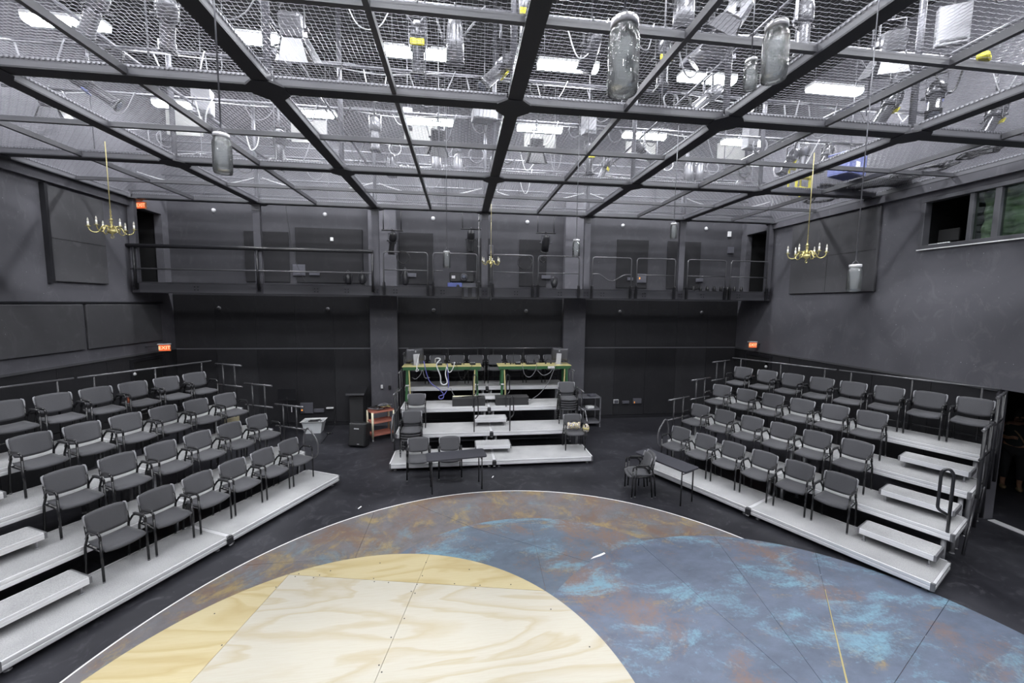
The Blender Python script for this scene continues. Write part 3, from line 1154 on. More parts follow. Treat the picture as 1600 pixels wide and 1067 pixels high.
# ================================================================ BALCONY
YBAL = 11.73
bal = thing('balcony', 'black steel balcony along the back wall', 'balcony', (.64, 12.4, 4.1))
bx, by, bz = .64, 12.4, 4.1
x0b, x1b = XL + .02, XR - .02
MB().box(x0b - bx, x1b - bx, YBAL + .04 - by, YB - .24 - by, .02, .25).build('deck', 'beam', bal)
MB().box(x0b - bx, x1b - bx, YBAL - .03 - by, YBAL + .04 - by, 0, .26).build('fascia_beam', 'beam_side', bal)
MB().box(x0b - bx, x1b - bx, YBAL - .05 - by, YBAL + .05 - by, .0, .018).build('lower_flange', 'beam', bal)
MB().box(x0b - bx, x1b - bx, YBAL - .05 - by, YBAL + .05 - by, .26, .275).build('upper_flange', 'worn_rail', bal)
MB().box(x0b - bx, x1b - bx, YBAL - .0 - by, YBAL + .015 - by, .275, .288).build('toe_board', 'wall', bal)
PX = [-5.35, -2.32, .69, 3.70, 6.67]
for x in PX:
    mb = MB()
    mb.box(x - .09 - bx, x + .09 - bx, YBAL + .045 - by, YBAL + .06 - by, .27, ZG - bz).box(x - .012 - bx, x + .012 - bx, YBAL - .02 - by, YBAL + .045 - by, .275, ZG - bz)
    mb.box(x - .09 - bx, x + .09 - bx, YBAL - .035 - by, YBAL - .02 - by, .02, ZG - bz)
    mb.build('post', 'wall', bal)
    MB().box(x - .10 - bx, x + .10 - bx, YBAL - .045 - by, YBAL - .036 - by, ZG - bz - .18, ZG - bz - .02).build('splice_plate', 'thin_beam', bal)
for x in (x0b + .09, x1b - .09):
    MB().box(x - .08 - bx, x + .08 - bx, YBAL - .035 - by, YBAL + .06 - by, .0, ZG - bz).build('post', 'wall', bal)
bolt = MB().lathe([(.016, 0), (.016, .012), (.008, .016)], 6).mesh('bolt', 'fixture_black')
for x in [x0b + .09] + PX + [x1b - .09] + [-6.9, -3.9, -4.0 + .9, -1.8, -.5, 1.6, 2.9, 4.2, 5.5, 7.4, 8.6]:
    for a in (-.04, .04):
        for b in (.09, .17):
            link('bolt', bolt, bal, (x + a - bx, YBAL - .046 - by, b), (PI / 2, 0, 0))

# long pipe rail at left
t = thing('guard_rail', 'long two-bar pipe rail along the left half of the balcony', 'guard rail', (-5.3, YBAL - .09, 4.3))
MB().rod((-3.15, 0, 1.0), (2.92, 0, 1.0), .05, 10).build('top_rail', 'black_steel', t)
MB().rod((-3.1, 0, .42), (2.92, 0, .42), .022, 8).build('middle_rail', 'worn_rail', t)
for x in (-3.0, -.05, 2.9):
    MB().tube([(x, 0, -.1), (x, 0, .96)], .03, 8).build('post', 'black_steel', t)
    MB().box(x - .03, x + .03, .0, .06, -.1, .05).build('bracket', 'black_steel', t)
UR = [(-2.10, -.91), (-.76, .47), (.92, 2.08), (2.24, 3.46), (3.86, 5.06), (5.23, 6.45), (6.85, 8.11), (8.27, 9.52)]
for i, (a, b) in enumerate(UR):
    w_ = b - a
    t = thing('guard_rail', 'bent tube balcony guard rail, %s of eight counted from the left' % ORD[i], 'guard rail', ((a + b) / 2, YBAL - .09, 4.12), 0, 'bent tube balcony rails')
    pts = fillet([(-w_ / 2, 0, 0), (-w_ / 2, 0, 1.19), (w_ / 2, 0, 1.19), (w_ / 2, 0, 0)], .09)
    MB().tube(pts, .019, 8).build('frame_tube', 'worn_rail', t)
    for s in (-1, 1):
        MB().cbox(s * w_ / 2 - .032, s * w_ / 2 + .032, -.028, .035, .0, .36, .006).build('socket', 'black_steel', t)
    if i == 4:      # chain-like sagging middle wire
        pts = spline([(-w_ / 2, 0, .70), (-w_ * .32, 0, .70), (-.02, 0, .50), (w_ * .3, 0, .68), (w_ / 2, 0, .70)], 5)
        MB().tube(pts, .016, 6).build('sagging_bar', 'worn_rail', t)
    elif i == 1:
        MB().rod((-w_ / 2, 0, .70), (-w_ * .28, 0, .70), .015, 6).build('middle_rail', 'worn_rail', t)
        MB().rod((w_ * .2, 0, .70), (w_ / 2, 0, .70), .015, 6).build('middle_rail', 'worn_rail', t)
    else:
        MB().rod((-w_ / 2, 0, .70), (w_ / 2, 0, .70), .015, 6).build('middle_rail', 'worn_rail', t)
# balcony conduit pair at the middle post
for s, w_ in ((-1, 'left'), (1, 'right')):
    t = thing('conduit', '%s of two pipes running down the middle balcony post' % w_, 'conduit', (.69 + s * .17, YBAL - .10, 4.02))
    MB().rod((0, 0, 0), (0, 0, 2.4), .017, 8).build('tube', 'worn_rail', t)
    for z in (.5, 1.5, 2.2):
        MB().cbox(-.03, .03, -.02, .045, z, z + .03, .004).build('strap', 'fixture', t)
t = thing('junction_box', 'small box on the middle balcony post above the chandelier', 'junction box', (.86, YBAL - .16, 5.3))
MB().cbox(-.06, .06, -.03, .03, 0, .26, .008).build('case', 'equip_grey', t)
MB().cbox(-.05, .05, -.035, -.03, .02, .24, .004).build('cover', 'fixture', t)

# small domes on the back wall
for r_, (z, mt, lv) in enumerate(((6.56, 'equip_light', 'above the balcony'), (3.69, 'casting', 'below the balcony'))):
    for i, x in enumerate((-7.2, -4.08, -.85, 2.15, 5.38, 8.36)):
        yy = YB
        o = MB().lathe([(.062, 0), (.062, .02), (.045, .045), (.02, .055)], 14).build('wall_dome', mt, None, (x, YB, z), (PI / 2, 0, 0))
        tag(o, 'small round dome on the back wall %s, %s from the left' % (lv, ORD[i]), 'wall dome', 'domes on the back wall ' + lv)

# things on the balcony
make_fixture('spot', 'black stage light hung over the balcony left of the hanging jar', .30, .55, tuple(at_y(613, 360, 12.3)), .4, None, 'fixture_black')
make_fixture('spot', 'black stage light hung over the balcony left of the middle post', .30, .25, tuple(at_y(736, 358, 12.3)), .0, None, 'fixture_black')
make_fixture('par', 'black stage light hung over the balcony right of the middle chandelier', .30, .6, tuple(at_y(853, 364, 12.3)), .0, None, 'fixture_black')
for x, y in ((613, 360), (736, 358), (853, 364)):
    p = at_y(x, y, 12.3)
    tag(MB().rod((p.x - .3, 12.3, p.z), (p.x + .3, 12.3, p.z), .02, 8).rod((p.x - .25, 12.3, p.z), (p.x - .25, 12.3, 6.6), .014, 6).rod((p.x + .25, 12.3, p.z), (p.x + .25, 12.3, 6.6), .014, 6).build('hanging_bar', 'black_steel'), 'short hung bar carrying the balcony stage light at %s' % {613: 'the left pilaster', 736: 'the middle post', 853: 'the right of the middle chandelier'}[x], 'bar')


def stand_light(x, Y, lab, h=.42):
    t = thing('floor_stage_light', lab, 'stage light', (x, Y, 4.35), .2)
    mb = MB()
    for a in range(3):
        an = a * 2.094
        mb.rod((0, 0, .1), (.16 * math.cos(an), .16 * math.sin(an), .0), .012, 6)
    mb.build('tripod', 'fixture_black', t)
    MB().lathe([(.05, .08), (.085, .13), (.085, .28), (.05, h - .06), (.03, h)], 10).build('lamp_housing', 'fixture_black', t)
    MB().tube([(-.1, 0, .16), (-.11, 0, .36), (0, 0, h + .05), (.11, 0, .36), (.1, 0, .16)], .01, 6).build('yoke', 'fixture', t)


stand_light(-3.18, 12.15, 'left of two small stage lights standing on the balcony deck')
stand_light(-2.78, 12.15, 'right of two small stage lights standing on the balcony deck')
stand_light(-1.6, 12.2, 'stage light standing on the deck behind the first bent rail', .55)
stand_light(2.85, 12.2, 'small stage light standing on the deck behind the fourth bent rail', .36)
# projector on a blue box
t = thing('equipment_case', 'blue and grey case under the projector on the balcony', 'case', (.05, 12.1, 4.35))
MB().cbox(-.42, .0, -.2, .2, 0, .16, .012).build('blue_half', 'blue', t)
MB().cbox(.0, .42, -.2, .2, 0, .16, .012).build('grey_half', 'equip_grey', t)
MB().lathe([(.05, 0), (.03, .01)], 12, T=Matrix.Translation((-.12, -.2, .06)) @ Matrix.Rotation(PI / 2, 4, 'X')).build('knob', 'plastic_black', t)
t = thing('projector', 'black projector with large round lens on the balcony', 'projector', (.05, 12.1, 4.51))
MB().cbox(-.36, .36, -.22, .22, .02, .30, .025).build('body', 'plastic_black', t)
MB().lathe([(.11, 0), (.11, .06), (.09, .07)], 16, T=Matrix.Translation((.05, -.22, .16)) @ Matrix.Rotation(PI / 2, 4, 'X')).build('lens_barrel', 'fixture', t)
MB().lathe([(.07, 0), (.03, .03)], 16, T=Matrix.Translation((.05, -.29, .16)) @ Matrix.Rotation(PI / 2, 4, 'X')).build('lens', 'lens', t)
for s in (-.28, .28):
    MB().lathe([(.02, 0), (.02, .03)], 8, T=Matrix.Translation((s, -.1, 0))).build('foot', 'fixture', t)
MB().cbox(-.3, -.2, -.225, -.22, .12, .2, .002).build('badge', 'equip_light', t)
t = thing('flood_light', 'twin black flood light clamped to the balcony edge', 'flood light', (.26, YBAL - .22, 4.02))
MB().cbox(-.22, .22, -.06, .10, .02, .36, .012).build('case', 'plastic_black', t)
for s in (-.11, .11):
    MB().cbox(s - .055, s + .055, -.075, -.06, .08, .32, .006).build('reflector', 'fixture', t)
MB().box(-.2, .2, .10, .135, .24, .32).build('clamp', 'fixture_black', t)
for i in range(8):
    x = 7.35 + i * .235
    o = MB().lathe([(.05, 0), (.05, .14), (.03, .17), (.03, .2)], 10).build('canister', 'plastic_black', None, (x, 12.1, 4.35))
    tag(o, 'small black canister on the balcony deck, %s of a row from the left' % ORD[i], 'canister', 'row of canisters on the balcony')


def wall_box(name, lab, cat, x, y, Yw, w_, h, mat, cov=None):
    p = at_y(x, y, Yw)
    t = thing(name, lab, cat, (p.x, Yw, p.z - h / 2))
    MB().cbox(-w_ / 2, w_ / 2, -.05, 0, 0, h, .006).build('case', mat, t)
    MB().cbox(-w_ * .4, w_ * .4, -.056, -.05, h * .1, h * .9, .002).build('cover', cov or mat, t)
    return t


wall_box('socket_panel', 'grey connector panel on the balcony wall behind the left rail', 'connector panel', 468, 422, YB - .005, .36, .34, 'equip_grey')
wall_box('socket_panel', 'narrow connector strip right of the left balcony connector panel', 'connector panel', 492, 428, YB - .005, .3, .1, 'equip_grey')
wall_box('socket_panel', 'connector strip on the balcony wall behind the first bent rail', 'connector panel', 643, 430, YB - .005, .3, .12, 'equip_grey')
wall_box('socket_panel', 'connector strip on the balcony wall behind the fourth bent rail', 'connector panel', 853, 433, YB - .005, .3, .12, 'equip_grey')
o = wall_box('socket_panel', 'connector panel with orange light behind the sixth bent rail', 'connector panel', 1002, 435, YB - .005, .32, .3, 'equip_grey')
MB().box(-.10, -.07, -.062, -.056, .12, .18).build('lamp', 'led_orange', o)
wall_box('socket_panel', 'connector strip left of the sixth bent rail on the balcony wall', 'connector panel', 984, 436, YB - .005, .2, .1, 'equip_grey')
wall_box('socket_panel', 'connector strip behind the seventh bent rail on the balcony wall', 'connector panel', 1092, 438, YB - .005, .26, .12, 'equip_grey')
wall_box('thermostat', 'small white thermostat on the balcony wall behind the left rail', 'thermostat', 519, 374, YB - .005, .09, .11, 'white')
wall_box('thermostat', 'white wall device above the eighth bent rail', 'thermostat', 1139, 366, YB - .005, .12, .18, 'white')
wall_box('wall_plate', 'dark square plate under the white device on the balcony wall', 'wall plate', 1141, 391, YB - .005, .22, .22, 'equip_grey')
# coiled cables on the rails
for (x, y, lab, R_) in ((630, 402, 'cable coil hung on the first bent balcony rail', .17), (820, 410, 'cable coil hung on the third bent balcony rail', .2), (848, 405, 'short cable hung on the fourth bent balcony rail', .08)):
    p = at_y(x, y, YBAL - .13)
    pts = [(p.x + (R_ + .01 * math.sin(k)) * math.cos(k * .45), p.y + .012 * math.sin(k * .8), p.z + (R_ + .012 * math.cos(k * 1.3)) * math.sin(k * .45)) for k in range(44)]
    tag(MB().tube(pts, .007, 5).build('cable_coil', 'cable_black'), lab, 'cable')
p0, p1 = at_y(446, 320, 12.6), at_y(478, 442, 12.6)
tag(MB().tube(spline([p0, at_y(452, 360, 12.6), at_y(462, 408, 12.6), p1], 6), .007, 5).build('wall_cable', 'cable_black'), 'black cable slanting down the balcony wall behind the left rail', 'cable')

# ================================================================ EXIT SIGNS


def text_mesh(txt, size):
    cu = bpy.data.curves.new('t', 'FONT')
    cu.body = txt
    cu.size = size
    cu.align_x = 'CENTER'
    cu.align_y = 'CENTER'
    cu.extrude = .004
    ob = bpy.data.objects.new('t', cu)
    COL.objects.link(ob)
    dg = bpy.context.evaluated_depsgraph_get()
    me = bpy.data.meshes.new_from_object(ob.evaluated_get(dg))
    bpy.data.objects.remove(ob)
    me.materials.clear()
    me.materials.append(MATS['exit_letter'])
    return me


EXM = text_mesh('EXIT', .185)


def exit_sign(loc, rz, lab, cap, arm=0):
    t = thing('exit_sign', lab, 'exit sign', loc, rz)
    t.scale = (.70, .70, .70)
    arm = arm / .70
    MB().cbox(-.17, .17, -.025, .025, -.11, .11, .008).build('face', 'exit_red', t)
    link('lettering', EXM, t, (0, -.027, 0), (PI / 2, 0, 0))
    fr = MB()
    fr.box(-.185, -.17, -.03, .03, -.12, .12).box(.17, .185, -.03, .03, -.12, .12).box(-.17, .17, -.03, .03, -.12, -.11).box(-.17, .17, -.03, .03, .11, .12)
    fr.build('frame', 'orange_print', t)
    if arm:
        MB().rod((0, .02, .05), (arm, .06, .05), .012, 6).build('wall_arm', 'fixture', t)
    if cap:
        MB().cbox(-.22, .20, -.05, .05, .12, .165, .012).build('top_housing', 'equip_light', t)


exit_sign(tuple(at_y(221, 321, 12.0)), -.25, 'lit red exit sign at the left end of the balcony', False)
p = at_y(238, 543.5, 12.1)
exit_sign((XL + .42, p.y, p.z), .3, 'lit red exit sign low on the left wall above the seating', True, -.46)
p = at_y(1176, 539, 12.0)
exit_sign((p.x, p.y, p.z), -.12, 'lit red exit sign low on the right wall above the seating', True, XR - p.x + .02)
p = Vector((XL + .05, 10.9, 6.36))
tag(MB().rod((-.0, -.35, 0), (0, .35, 0), .035, 10).build('cardboard_tube', 'tape_cream', None, tuple(p)), 'cream tube fixed under the ceiling edge above the left chandelier', 'tube')

# wall horn strobes above the rear rails
for s, (x, y), lab in ((-1, (207, 581), 'white alarm device on the left wall behind the top row'), (1, (1199, 570), 'white alarm device on the right wall behind the top row')):
    X = XL + .02 if s < 0 else XR - .02
    d = ray(x, y)
    q = d * (X / d.x)
    t = thing('wall_alarm', lab, 'alarm', (X, q.y, q.z + CAM_H))
    MB().cbox(-.03, .03, -.06, .06, -.09, .09, .01).build('plate', 'white', t)
    MB().lathe([(.045, 0), (.045, .03), (.02, .05)], 10, T=Matrix.Translation((-s * .03, 0, -.06)) @ Matrix.Rotation(-s * PI / 2, 4, 'Y')).build('dome', 'equip_light', t)

# ================================================================ STAGE DISCS


def clip(poly, a, b, c):
    """keep a*x+b*y<=c"""
    out = []
    for i in range(len(poly)):
        p, q = poly[i], poly[(i + 1) % len(poly)]
        dp, dq = a * p[0] + b * p[1] - c, a * q[0] + b * q[1] - c
        if dp <= 0:
            out.append(p)
        if (dp < 0 < dq) or (dq < 0 < dp):
            t_ = dp / (dp - dq)
            out.append((p[0] + (q[0] - p[0]) * t_, p[1] + (q[1] - p[1]) * t_))
    return out


def circle(r, n=160):
    return [(r * math.cos(2 * PI * k / n), r * math.sin(2 * PI * k / n)) for k in range(n)]


def line_of(p, q, c):
    (x0, y0), (x1, y1) = p, q
    a, b = (y1 - y0), -(x1 - x0)
    L = math.hypot(a, b)
    a, b = a / L, b / L
    return a, b, a * (x0 - c[0]) + b * (y0 - c[1])


def split(polys, ln, gap=.0025):
    a, b, c = ln
    out = []
    for P in polys:
        for s in (1, -1):
            Q = clip(P, s * a, s * b, s * c - gap)
            if len(Q) > 2:
                out.append(Q)
    return out


def disc(name, lab, c, r, z0, z1, mats, lines, part, core='box_dark'):
    t = thing(name, lab, 'stage floor', (c[0], c[1], 0))
    polys = [circle(r)]
    for ln in lines:
        polys = split(polys, line_of(ln[0], ln[1], c))
    for i, P in enumerate(polys):
        mt = mats(P) if callable(mats) else mats
        MB().prism(P, z0, z1).build(part, mt, t)
    return t


cA, cB, cC, cD = (.685, 3.221), (1.008, 4.262), (3.65, 2.95), (-1.108, 3.147)
A = disc('painted_stage_disc', 'largest painted disc with white rim on the black floor', cA, 4.85, .0, .018, 'paint_mix', [((-5, 6.1), (6, 6.1)), ((-1.6, -2), (-1.6, 9)), ((.64, 6.39), (1.345, 5.78)), ((-5, 3.6), (6, 3.6))], 'floor_sheet')
rim = MB()
n = 200
vs = []
for k in range(n):
    an = 2 * PI * k / n
    for (r, z) in ((4.851, 0), (4.872, 0), (4.872, .019), (4.851, .019)):
        vs.append((r * math.cos(an), r * math.sin(an), z))
fs = []
for k in range(n):
    a, b = k * 4, ((k + 1) % n) * 4
    for q in range(4):
        fs.append((a + q, b + q, b + (q + 1) % 4, a + (q + 1) % 4))
rim.add(vs, [f[::-1] for f in fs])
rim.build('white_rim', 'white_paint', A)
disc('painted_stage_disc', 'smaller blue disc overlapping the rear of the largest painted disc', cB, 2.694, .019, .024, 'paint_blue_small', [((.1, 6.81), (3.0, 4.9)), ((1.0, 2), (1.3, 8))], 'floor_sheet')
C = disc('painted_stage_disc', 'blue painted disc at the right front with a yellow seam', cC, 3.14, .025, .031, 'paint_blue',
         [((5.58, 5.395), (3.983, 3.376)), ((2.916, 5.951), (3.471, 3.435)), ((4.173, 5.593), (3.835, 3.926)), ((4.48, 3.318), (5.15, 3.639))], 'floor_sheet')
a = Vector((5.0, 4.65, 0))
b = Vector((3.6, 2.89, 0))
d = (b - a).normalized()
nn = Vector((-d.y, d.x, 0)) * .011
P = [a + nn * .3, b + nn, b - nn, a - nn * .3]
MB().prism([(p.x - cC[0], p.y - cC[1]) for p in P], .0312, .0318).build('yellow_seam', 'gold_chain', C)


def ply_pick(P):
    x = sum(p[0] for p in P) / len(P) + cD[0]
    y = sum(p[1] for p in P) / len(P) + cD[1]
    if x < -2.65 or y > 5.3:
        return 'ply_yellow'
    return 'ply_pale'


Dd = disc('plywood_stage_disc', 'bare pale plywood disc lying on the painted discs', cD, 2.917, .032, .062, ply_pick,
          [((-2.414, 5.741), (-2.705, 4.174)), ((-2.414, 5.741), (.433, 5.157)), ((-.483, 5.957), (-.866, 3.944)), ((-3, 2.9), (0, 2.4))], 'plywood_sheet')
scr = MB().lathe([(.009, 0), (.009, .0015)], 6).mesh('screw', 'box_dark')
rn = random.Random(5)
for (p, q) in (((-2.414, 5.741), (-2.705, 4.174)), ((-2.414, 5.741), (.433, 5.157)), ((-.483, 5.957), (-.866, 3.944))):
    p, q = Vector((*p, 0)), Vector((*q, 0))
    L = (q - p).length
    d = (q - p).normalized()
    nn = Vector((-d.y, d.x, 0))
    k = .12
    while k < L:
        for s in (-1, 1):
            if rn.random() < .6:
                r_ = p + d * (k + rn.uniform(-.1, .1)) + nn * s * .03
                link('screw', scr, Dd, (r_.x - cD[0], r_.y - cD[1], .062))
        k += .36
for k in range(9):
    an = .35 + k * .25
    link('screw', scr, Dd, (2.72 * math.cos(an), 2.72 * math.sin(an), .062))
tag(MB().prism([(0, 0), (.28, .09), (.27, .14), (.06, .05)], 0, .003).build('paper_scrap', 'white_paint', None, (1.98, 5.66, .026)), 'white paper scrap where the painted discs meet', 'paper')
for (x, y, lab, sz) in ((770, 745, 'white tape scrap on the black floor before the middle platform', .05), (562, 793, 'white tape scrap on the black floor by the rim of the stage disc', .05)):
    p = at_z(x, y, 0)
    tag(MB().box(-sz, sz, -.012, .012, 0, .002).build('tape_scrap', 'white_paint', None, (p.x, p.y, .0005), (0, 0, 1.2)), lab, 'tape')

# ================================================================ SEATING BANKS
TH = (.2, .61, 1.02, 1.43)
TD = .914
DW = 2.44


class Bank:
    def __init__(s, key, words, org, rz, far):
        s.key, s.words, s.o, s.rz, s.far = key, words, Vector((*org, 0)), rz, far
        s.ex = Vector((math.cos(rz), math.sin(rz), 0))
        s.ey = Vector((-math.sin(rz), math.cos(rz), 0))

    def w(s, x, y, z=0.):
        return s.o + s.ex * x + s.ey * y + Vector((0, 0, z))


ang = math.atan2(.436, .9)
d_r, d_l = Vector((-.436, .9)).normalized(), Vector((.436, .9)).normalized()
orgR = Vector((6.36, 4.36)) + d_r * 4.88
BR = Bank('right', 'right bank', orgR, -(PI / 2 - ang), 0.)
BL = Bank('left', 'left bank', (-4.70, 4.41), PI / 2 - ang, 4.88)
BC = Bank('middle', 'middle bank', (-1.64, 9.30), 0., None)
tier_w = ('lowest', 'second', 'third', 'top')


def make_deck(h):
    """4-part platform unit, origin at floor under its front left corner"""
    t = link('platform_deck', None)
    MB().cbox(.03, DW - .03, .03, TD - .03, h - .03, h, .004).build('deck_panel', 'deck', t)
    pr = [(0, -.005), (0, -.04), (.012, -.045), (.012, -.06), (0, -.065), (0, -.10), (.014, -.105), (.014, -.118), (.045, -.118), (.045, -.005)]

    def rail(L, T):
        mb = MB()
        n_ = len(pr)
        vs = [(0, y, h + z) for y, z in pr] + [(L, y, h + z) for y, z in pr]
        fs = [(i, n_ + i, n_ + (i + 1) % n_, (i + 1) % n_) for i in range(n_)] + [tuple(range(n_)), tuple(range(2 * n_ - 1, n_ - 1, -1))]
        mb.add(vs, fs, False, 0, T)
        return mb
    rail(DW - .09, Matrix.Translation((.045, 0, 0))).build('front_rail', 'aluminium', t)
    rail(DW - .09, Matrix.Translation((DW - .045, TD, 0)) @ Matrix.Rotation(PI, 4, 'Z')).build('rear_rail', 'aluminium', t)
    rail(TD - .09, Matrix.Translation((DW, .045, 0)) @ Matrix.Rotation(PI / 2, 4, 'Z')).build('side_rail', 'aluminium', t)
    rail(TD - .09, Matrix.Translation((0, TD - .045, 0)) @ Matrix.Rotation(-PI / 2, 4, 'Z')).build('side_rail', 'aluminium', t)
    cast = MB().prism([(0, .02), (.02, 0), (.045, 0), (.045, .045), (0, .045)], h - .115, h - .004)
    for (x, y, a) in ((0, 0, 0), (DW, 0, PI / 2), (DW, TD, PI), (0, TD, -PI / 2)):
        link('corner_casting', cast.mesh('corner_casting', 'casting') if False else CAST.setdefault(h, cast.mesh('corner_casting', 'casting')), t, (x, y, 0), (0, 0, a))
    r = .032 if h > .3 else .02
    lg = MB().tube([(0, 0, .03), (0, 0, h - .1)], r, 10)
    lg.lathe([(.035, 0), (.035, .008), (.012, .014), (.012, .04)], 10)
    lm = lg.mesh('leg', 'aluminium_dull')
    for x in (.12, DW - .12):
        for y in (.12, TD - .12):
            link('leg', lm, t, (x, y, 0))
    return t


CAST = {}
for B in (BL, BC, BR):
    pass
for ti, h in enumerate(TH):
    proto = None
    for B in (BC, BL, BR):
        for half in (0, 1):
            if B.far is None:
                hw = ('left half', 'right half')[half]
            else:
                far_half = 0 if B.far == 0 else 1
                hw = 'half nearer the back wall' if half == far_half else 'half nearer the camera'
            lab = 'grey carpeted platform, %s tier of the %s, %s' % (tier_w[ti], B.words, hw)
            p = B.w(half * DW, ti * TD)
            if proto is None:
                proto = make_deck(h)
                proto.location = p
                proto.rotation_euler = (0, 0, B.rz)
                tag(proto, lab, 'platform', 'seating platforms')
            else:
                copy_tree(proto, p, (0, 0, B.rz), lab, 'seating platforms')


def make_step(h0, L, Dp):
    t = link('step_unit', None)
    MB().cbox(.02, L - .02, .02, Dp - .02, h0 - .025, h0, .004).build('tread', 'deck', t)
    mb = MB()
    mb.box(.03, L - .03, 0, .03, h0 - .085, h0 - .004)
    mb.box(.03, L - .03, -.004, 0, h0 - .05, h0 - .04)
    mb.build('front_rail', 'aluminium', t)
    MB().box(.03, L - .03, Dp - .03, Dp, h0 - .085, h0 - .004).build('rear_rail', 'aluminium', t)
    for x in (0, L - .03):
        MB().box(x, x + .03, .0, Dp, h0 - .085, h0 - .004).build('side_rail', 'casting', t)
    return t


def step_feet(t, h0, L, Dp, zb):
    mb = MB().tube([(0, 0, .01), (0, 0, h0 - zb - .085)], .012, 8)
    mb.lathe([(.03, 0), (.03, .008), (.012, .012)], 10)
    lm = mb.mesh('foot', 'aluminium_dull')
    for x in (.08, L - .08):
        for y in (.07, Dp - .07):
            link('leg', lm, t, (x, y, zb))


ST_W = {'left': .90, 'right': .90, 'middle': .90}
for B in (BL, BC, BR):
    for k in range(3):
        h0 = (TH[k] + TH[k + 1]) / 2
        x0 = {'left': .08, 'right': 4.88 - .98, 'middle': 2.0}[B.key]
        t = make_step(h0 - TH[k], .90, .44)
        t.location = B.w(x0, k * TD + .43, TH[k])
        t.rotation_euler = (0, 0, B.rz)
        step_feet(t, h0 - TH[k], .90, .44, 0)
        tag(t, 'grey step block on the %s tier of the %s' % (tier_w[k], B.words), 'step', 'step blocks')

# joint clamps between decks (black)
for B in (BL, BC, BR):
    for k in range(4):
        p = B.w(DW, k * TD - .012)
        t = thing('deck_clamp', 'black clamp joining the two halves of the %s tier, %s' % (tier_w[k], B.words), 'clamp', tuple(p + Vector((0, 0, TH[k] - .17))), B.rz, 'deck clamps')
        MB().cbox(-.05, .05, -.008, .008, .05, .15, .004).build('plate', 'fixture_black', t)
        MB().rod((-.03, -.01, .03), (.03, -.01, .03), .012, 8).build('lever', 'casting', t)

# ---------------------------------------------------------------- chairs


def make_chair():
    t = link('arm_chair', None)
    # seat
    G = []
    R_, C_ = 9, 9
    for side in (0, 1):
        g_ = []
        for i in range(R_):
            v = i / (R_ - 1)
            row = []
            for j in range(C_):
                u = 2 * j / (C_ - 1) - 1
                x = .232 * u * (1 - .04 * (v > .9)) * (1 - .05 * v)
                y = -.245 - .03 * (1 - u * u) + (.40 + .03 * (1 - u * u)) * v
                z = .452 + .012 * u * u - .010 * math.sin(PI * v) + .01 * v
                if v < .3:
                    z -= .028 * ((.3 - v) / .3) ** 2
                if side:
                    z -= .028 + .03 * (1 - u ** 4) * math.sin(PI * min(1, v * 1.0 + .05))
                    x *= .96
                row.append((x, y + (.01 if side and i == 0 else 0), z))
            g_.append(row)
        G.append(g_)
    MB().sheet(G).build('seat', 'fabric', t)
    # backrest
    G = []
    for side in (0, 1):
        g_ = []
        for i in range(9):
            v = i / 8
            row = []
            for j in range(11):
                u = 2 * j / 10 - 1
                wv = .205 + .025 * min(1, v * 1.6)
                x = wv * u
                zt = .845 - .022 * abs(u) ** 4
                zb = .535 + .02 * abs(u) ** 3 - .012 * (1 - u * u)
                z = zb + (zt - zb) * v
                y = .125 + .085 * v - .035 * u * u + .012 * math.sin(PI * v)
                if side == 0:
                    y -= .022 * (1 - u ** 6) * math.sin(PI * (.1 + .8 * v))
                else:
                    y += .016
                row.append((x, y, z))
            g_.append(row)
        G.append(g_)
    MB().sheet(G).build('backrest', 'fabric', t)
    for s in (-1, 1):
        cap = MB().tube([(s * .231, .140, .69), (s * .234, .152, .74), (s * .235, .168, .79), (s * .229, .179, .822), (s * .207, .188, .835)], [.006, .010, .012, .012, .007], 8)
        cap.build('corner_cap', 'chair_cap', t)
        MB().tube([(s * .252, -.215, .02), (s * .252, -.205, .57)], .0150, 8).build('leg', 'chair_frame', t)
        MB().tube([(s * .240, .20, .02), (s * .238, .165, .42), (s * .228, .125, .54), (s * .226, .155, .70)], .0150, 8).build('leg', 'chair_frame', t)
        MB().tube(fillet([(s * .252, -.205, .57), (s * .252, -.203, .655), (s * .250, .045, .655), (s * .236, .135, .53)], .07, 5), .0150, 8).build('armrest', 'chair_frame', t)
        MB().cbox(s * .251 - .021, s * .251 + .021, -.16, .04, .660, .679, .006).build('arm_pad', 'arm_pad', t)
    fr = MB()
    fr.rod((-.25, -.20, .415), (.25, -.20, .415), .010, 6).rod((-.238, .16, .42), (.238, .16, .42), .010, 6)
    for s in (-1, 1):
        fr.rod((s * .25, -.20, .425), (s * .238, .165, .435), .010, 6)
    fr.build('seat_frame', 'chair_frame', t)
    gm = MB().lathe([(.014, 0), (.016, .004), (.014, .022)], 8).mesh('glide', 'casting')
    for (x, y) in ((-.252, -.215), (.252, -.215), (-.24, .2), (.24, .2)):
        link('glide', gm, t, (x, y, 0))
    return t


CHAIR = make_chair()
CH_USED = [False]


def chair(loc, rz, lab, group, tilt=0.):
    loc = tuple(loc)
    if not CH_USED[0]:
        CH_USED[0] = True
        CHAIR.location = loc
        CHAIR.rotation_euler = (0, 0, rz)
        tag(CHAIR, lab, 'chair', group)
        return CHAIR
    return copy_tree(CHAIR, loc, (0, 0, rz), lab, group)


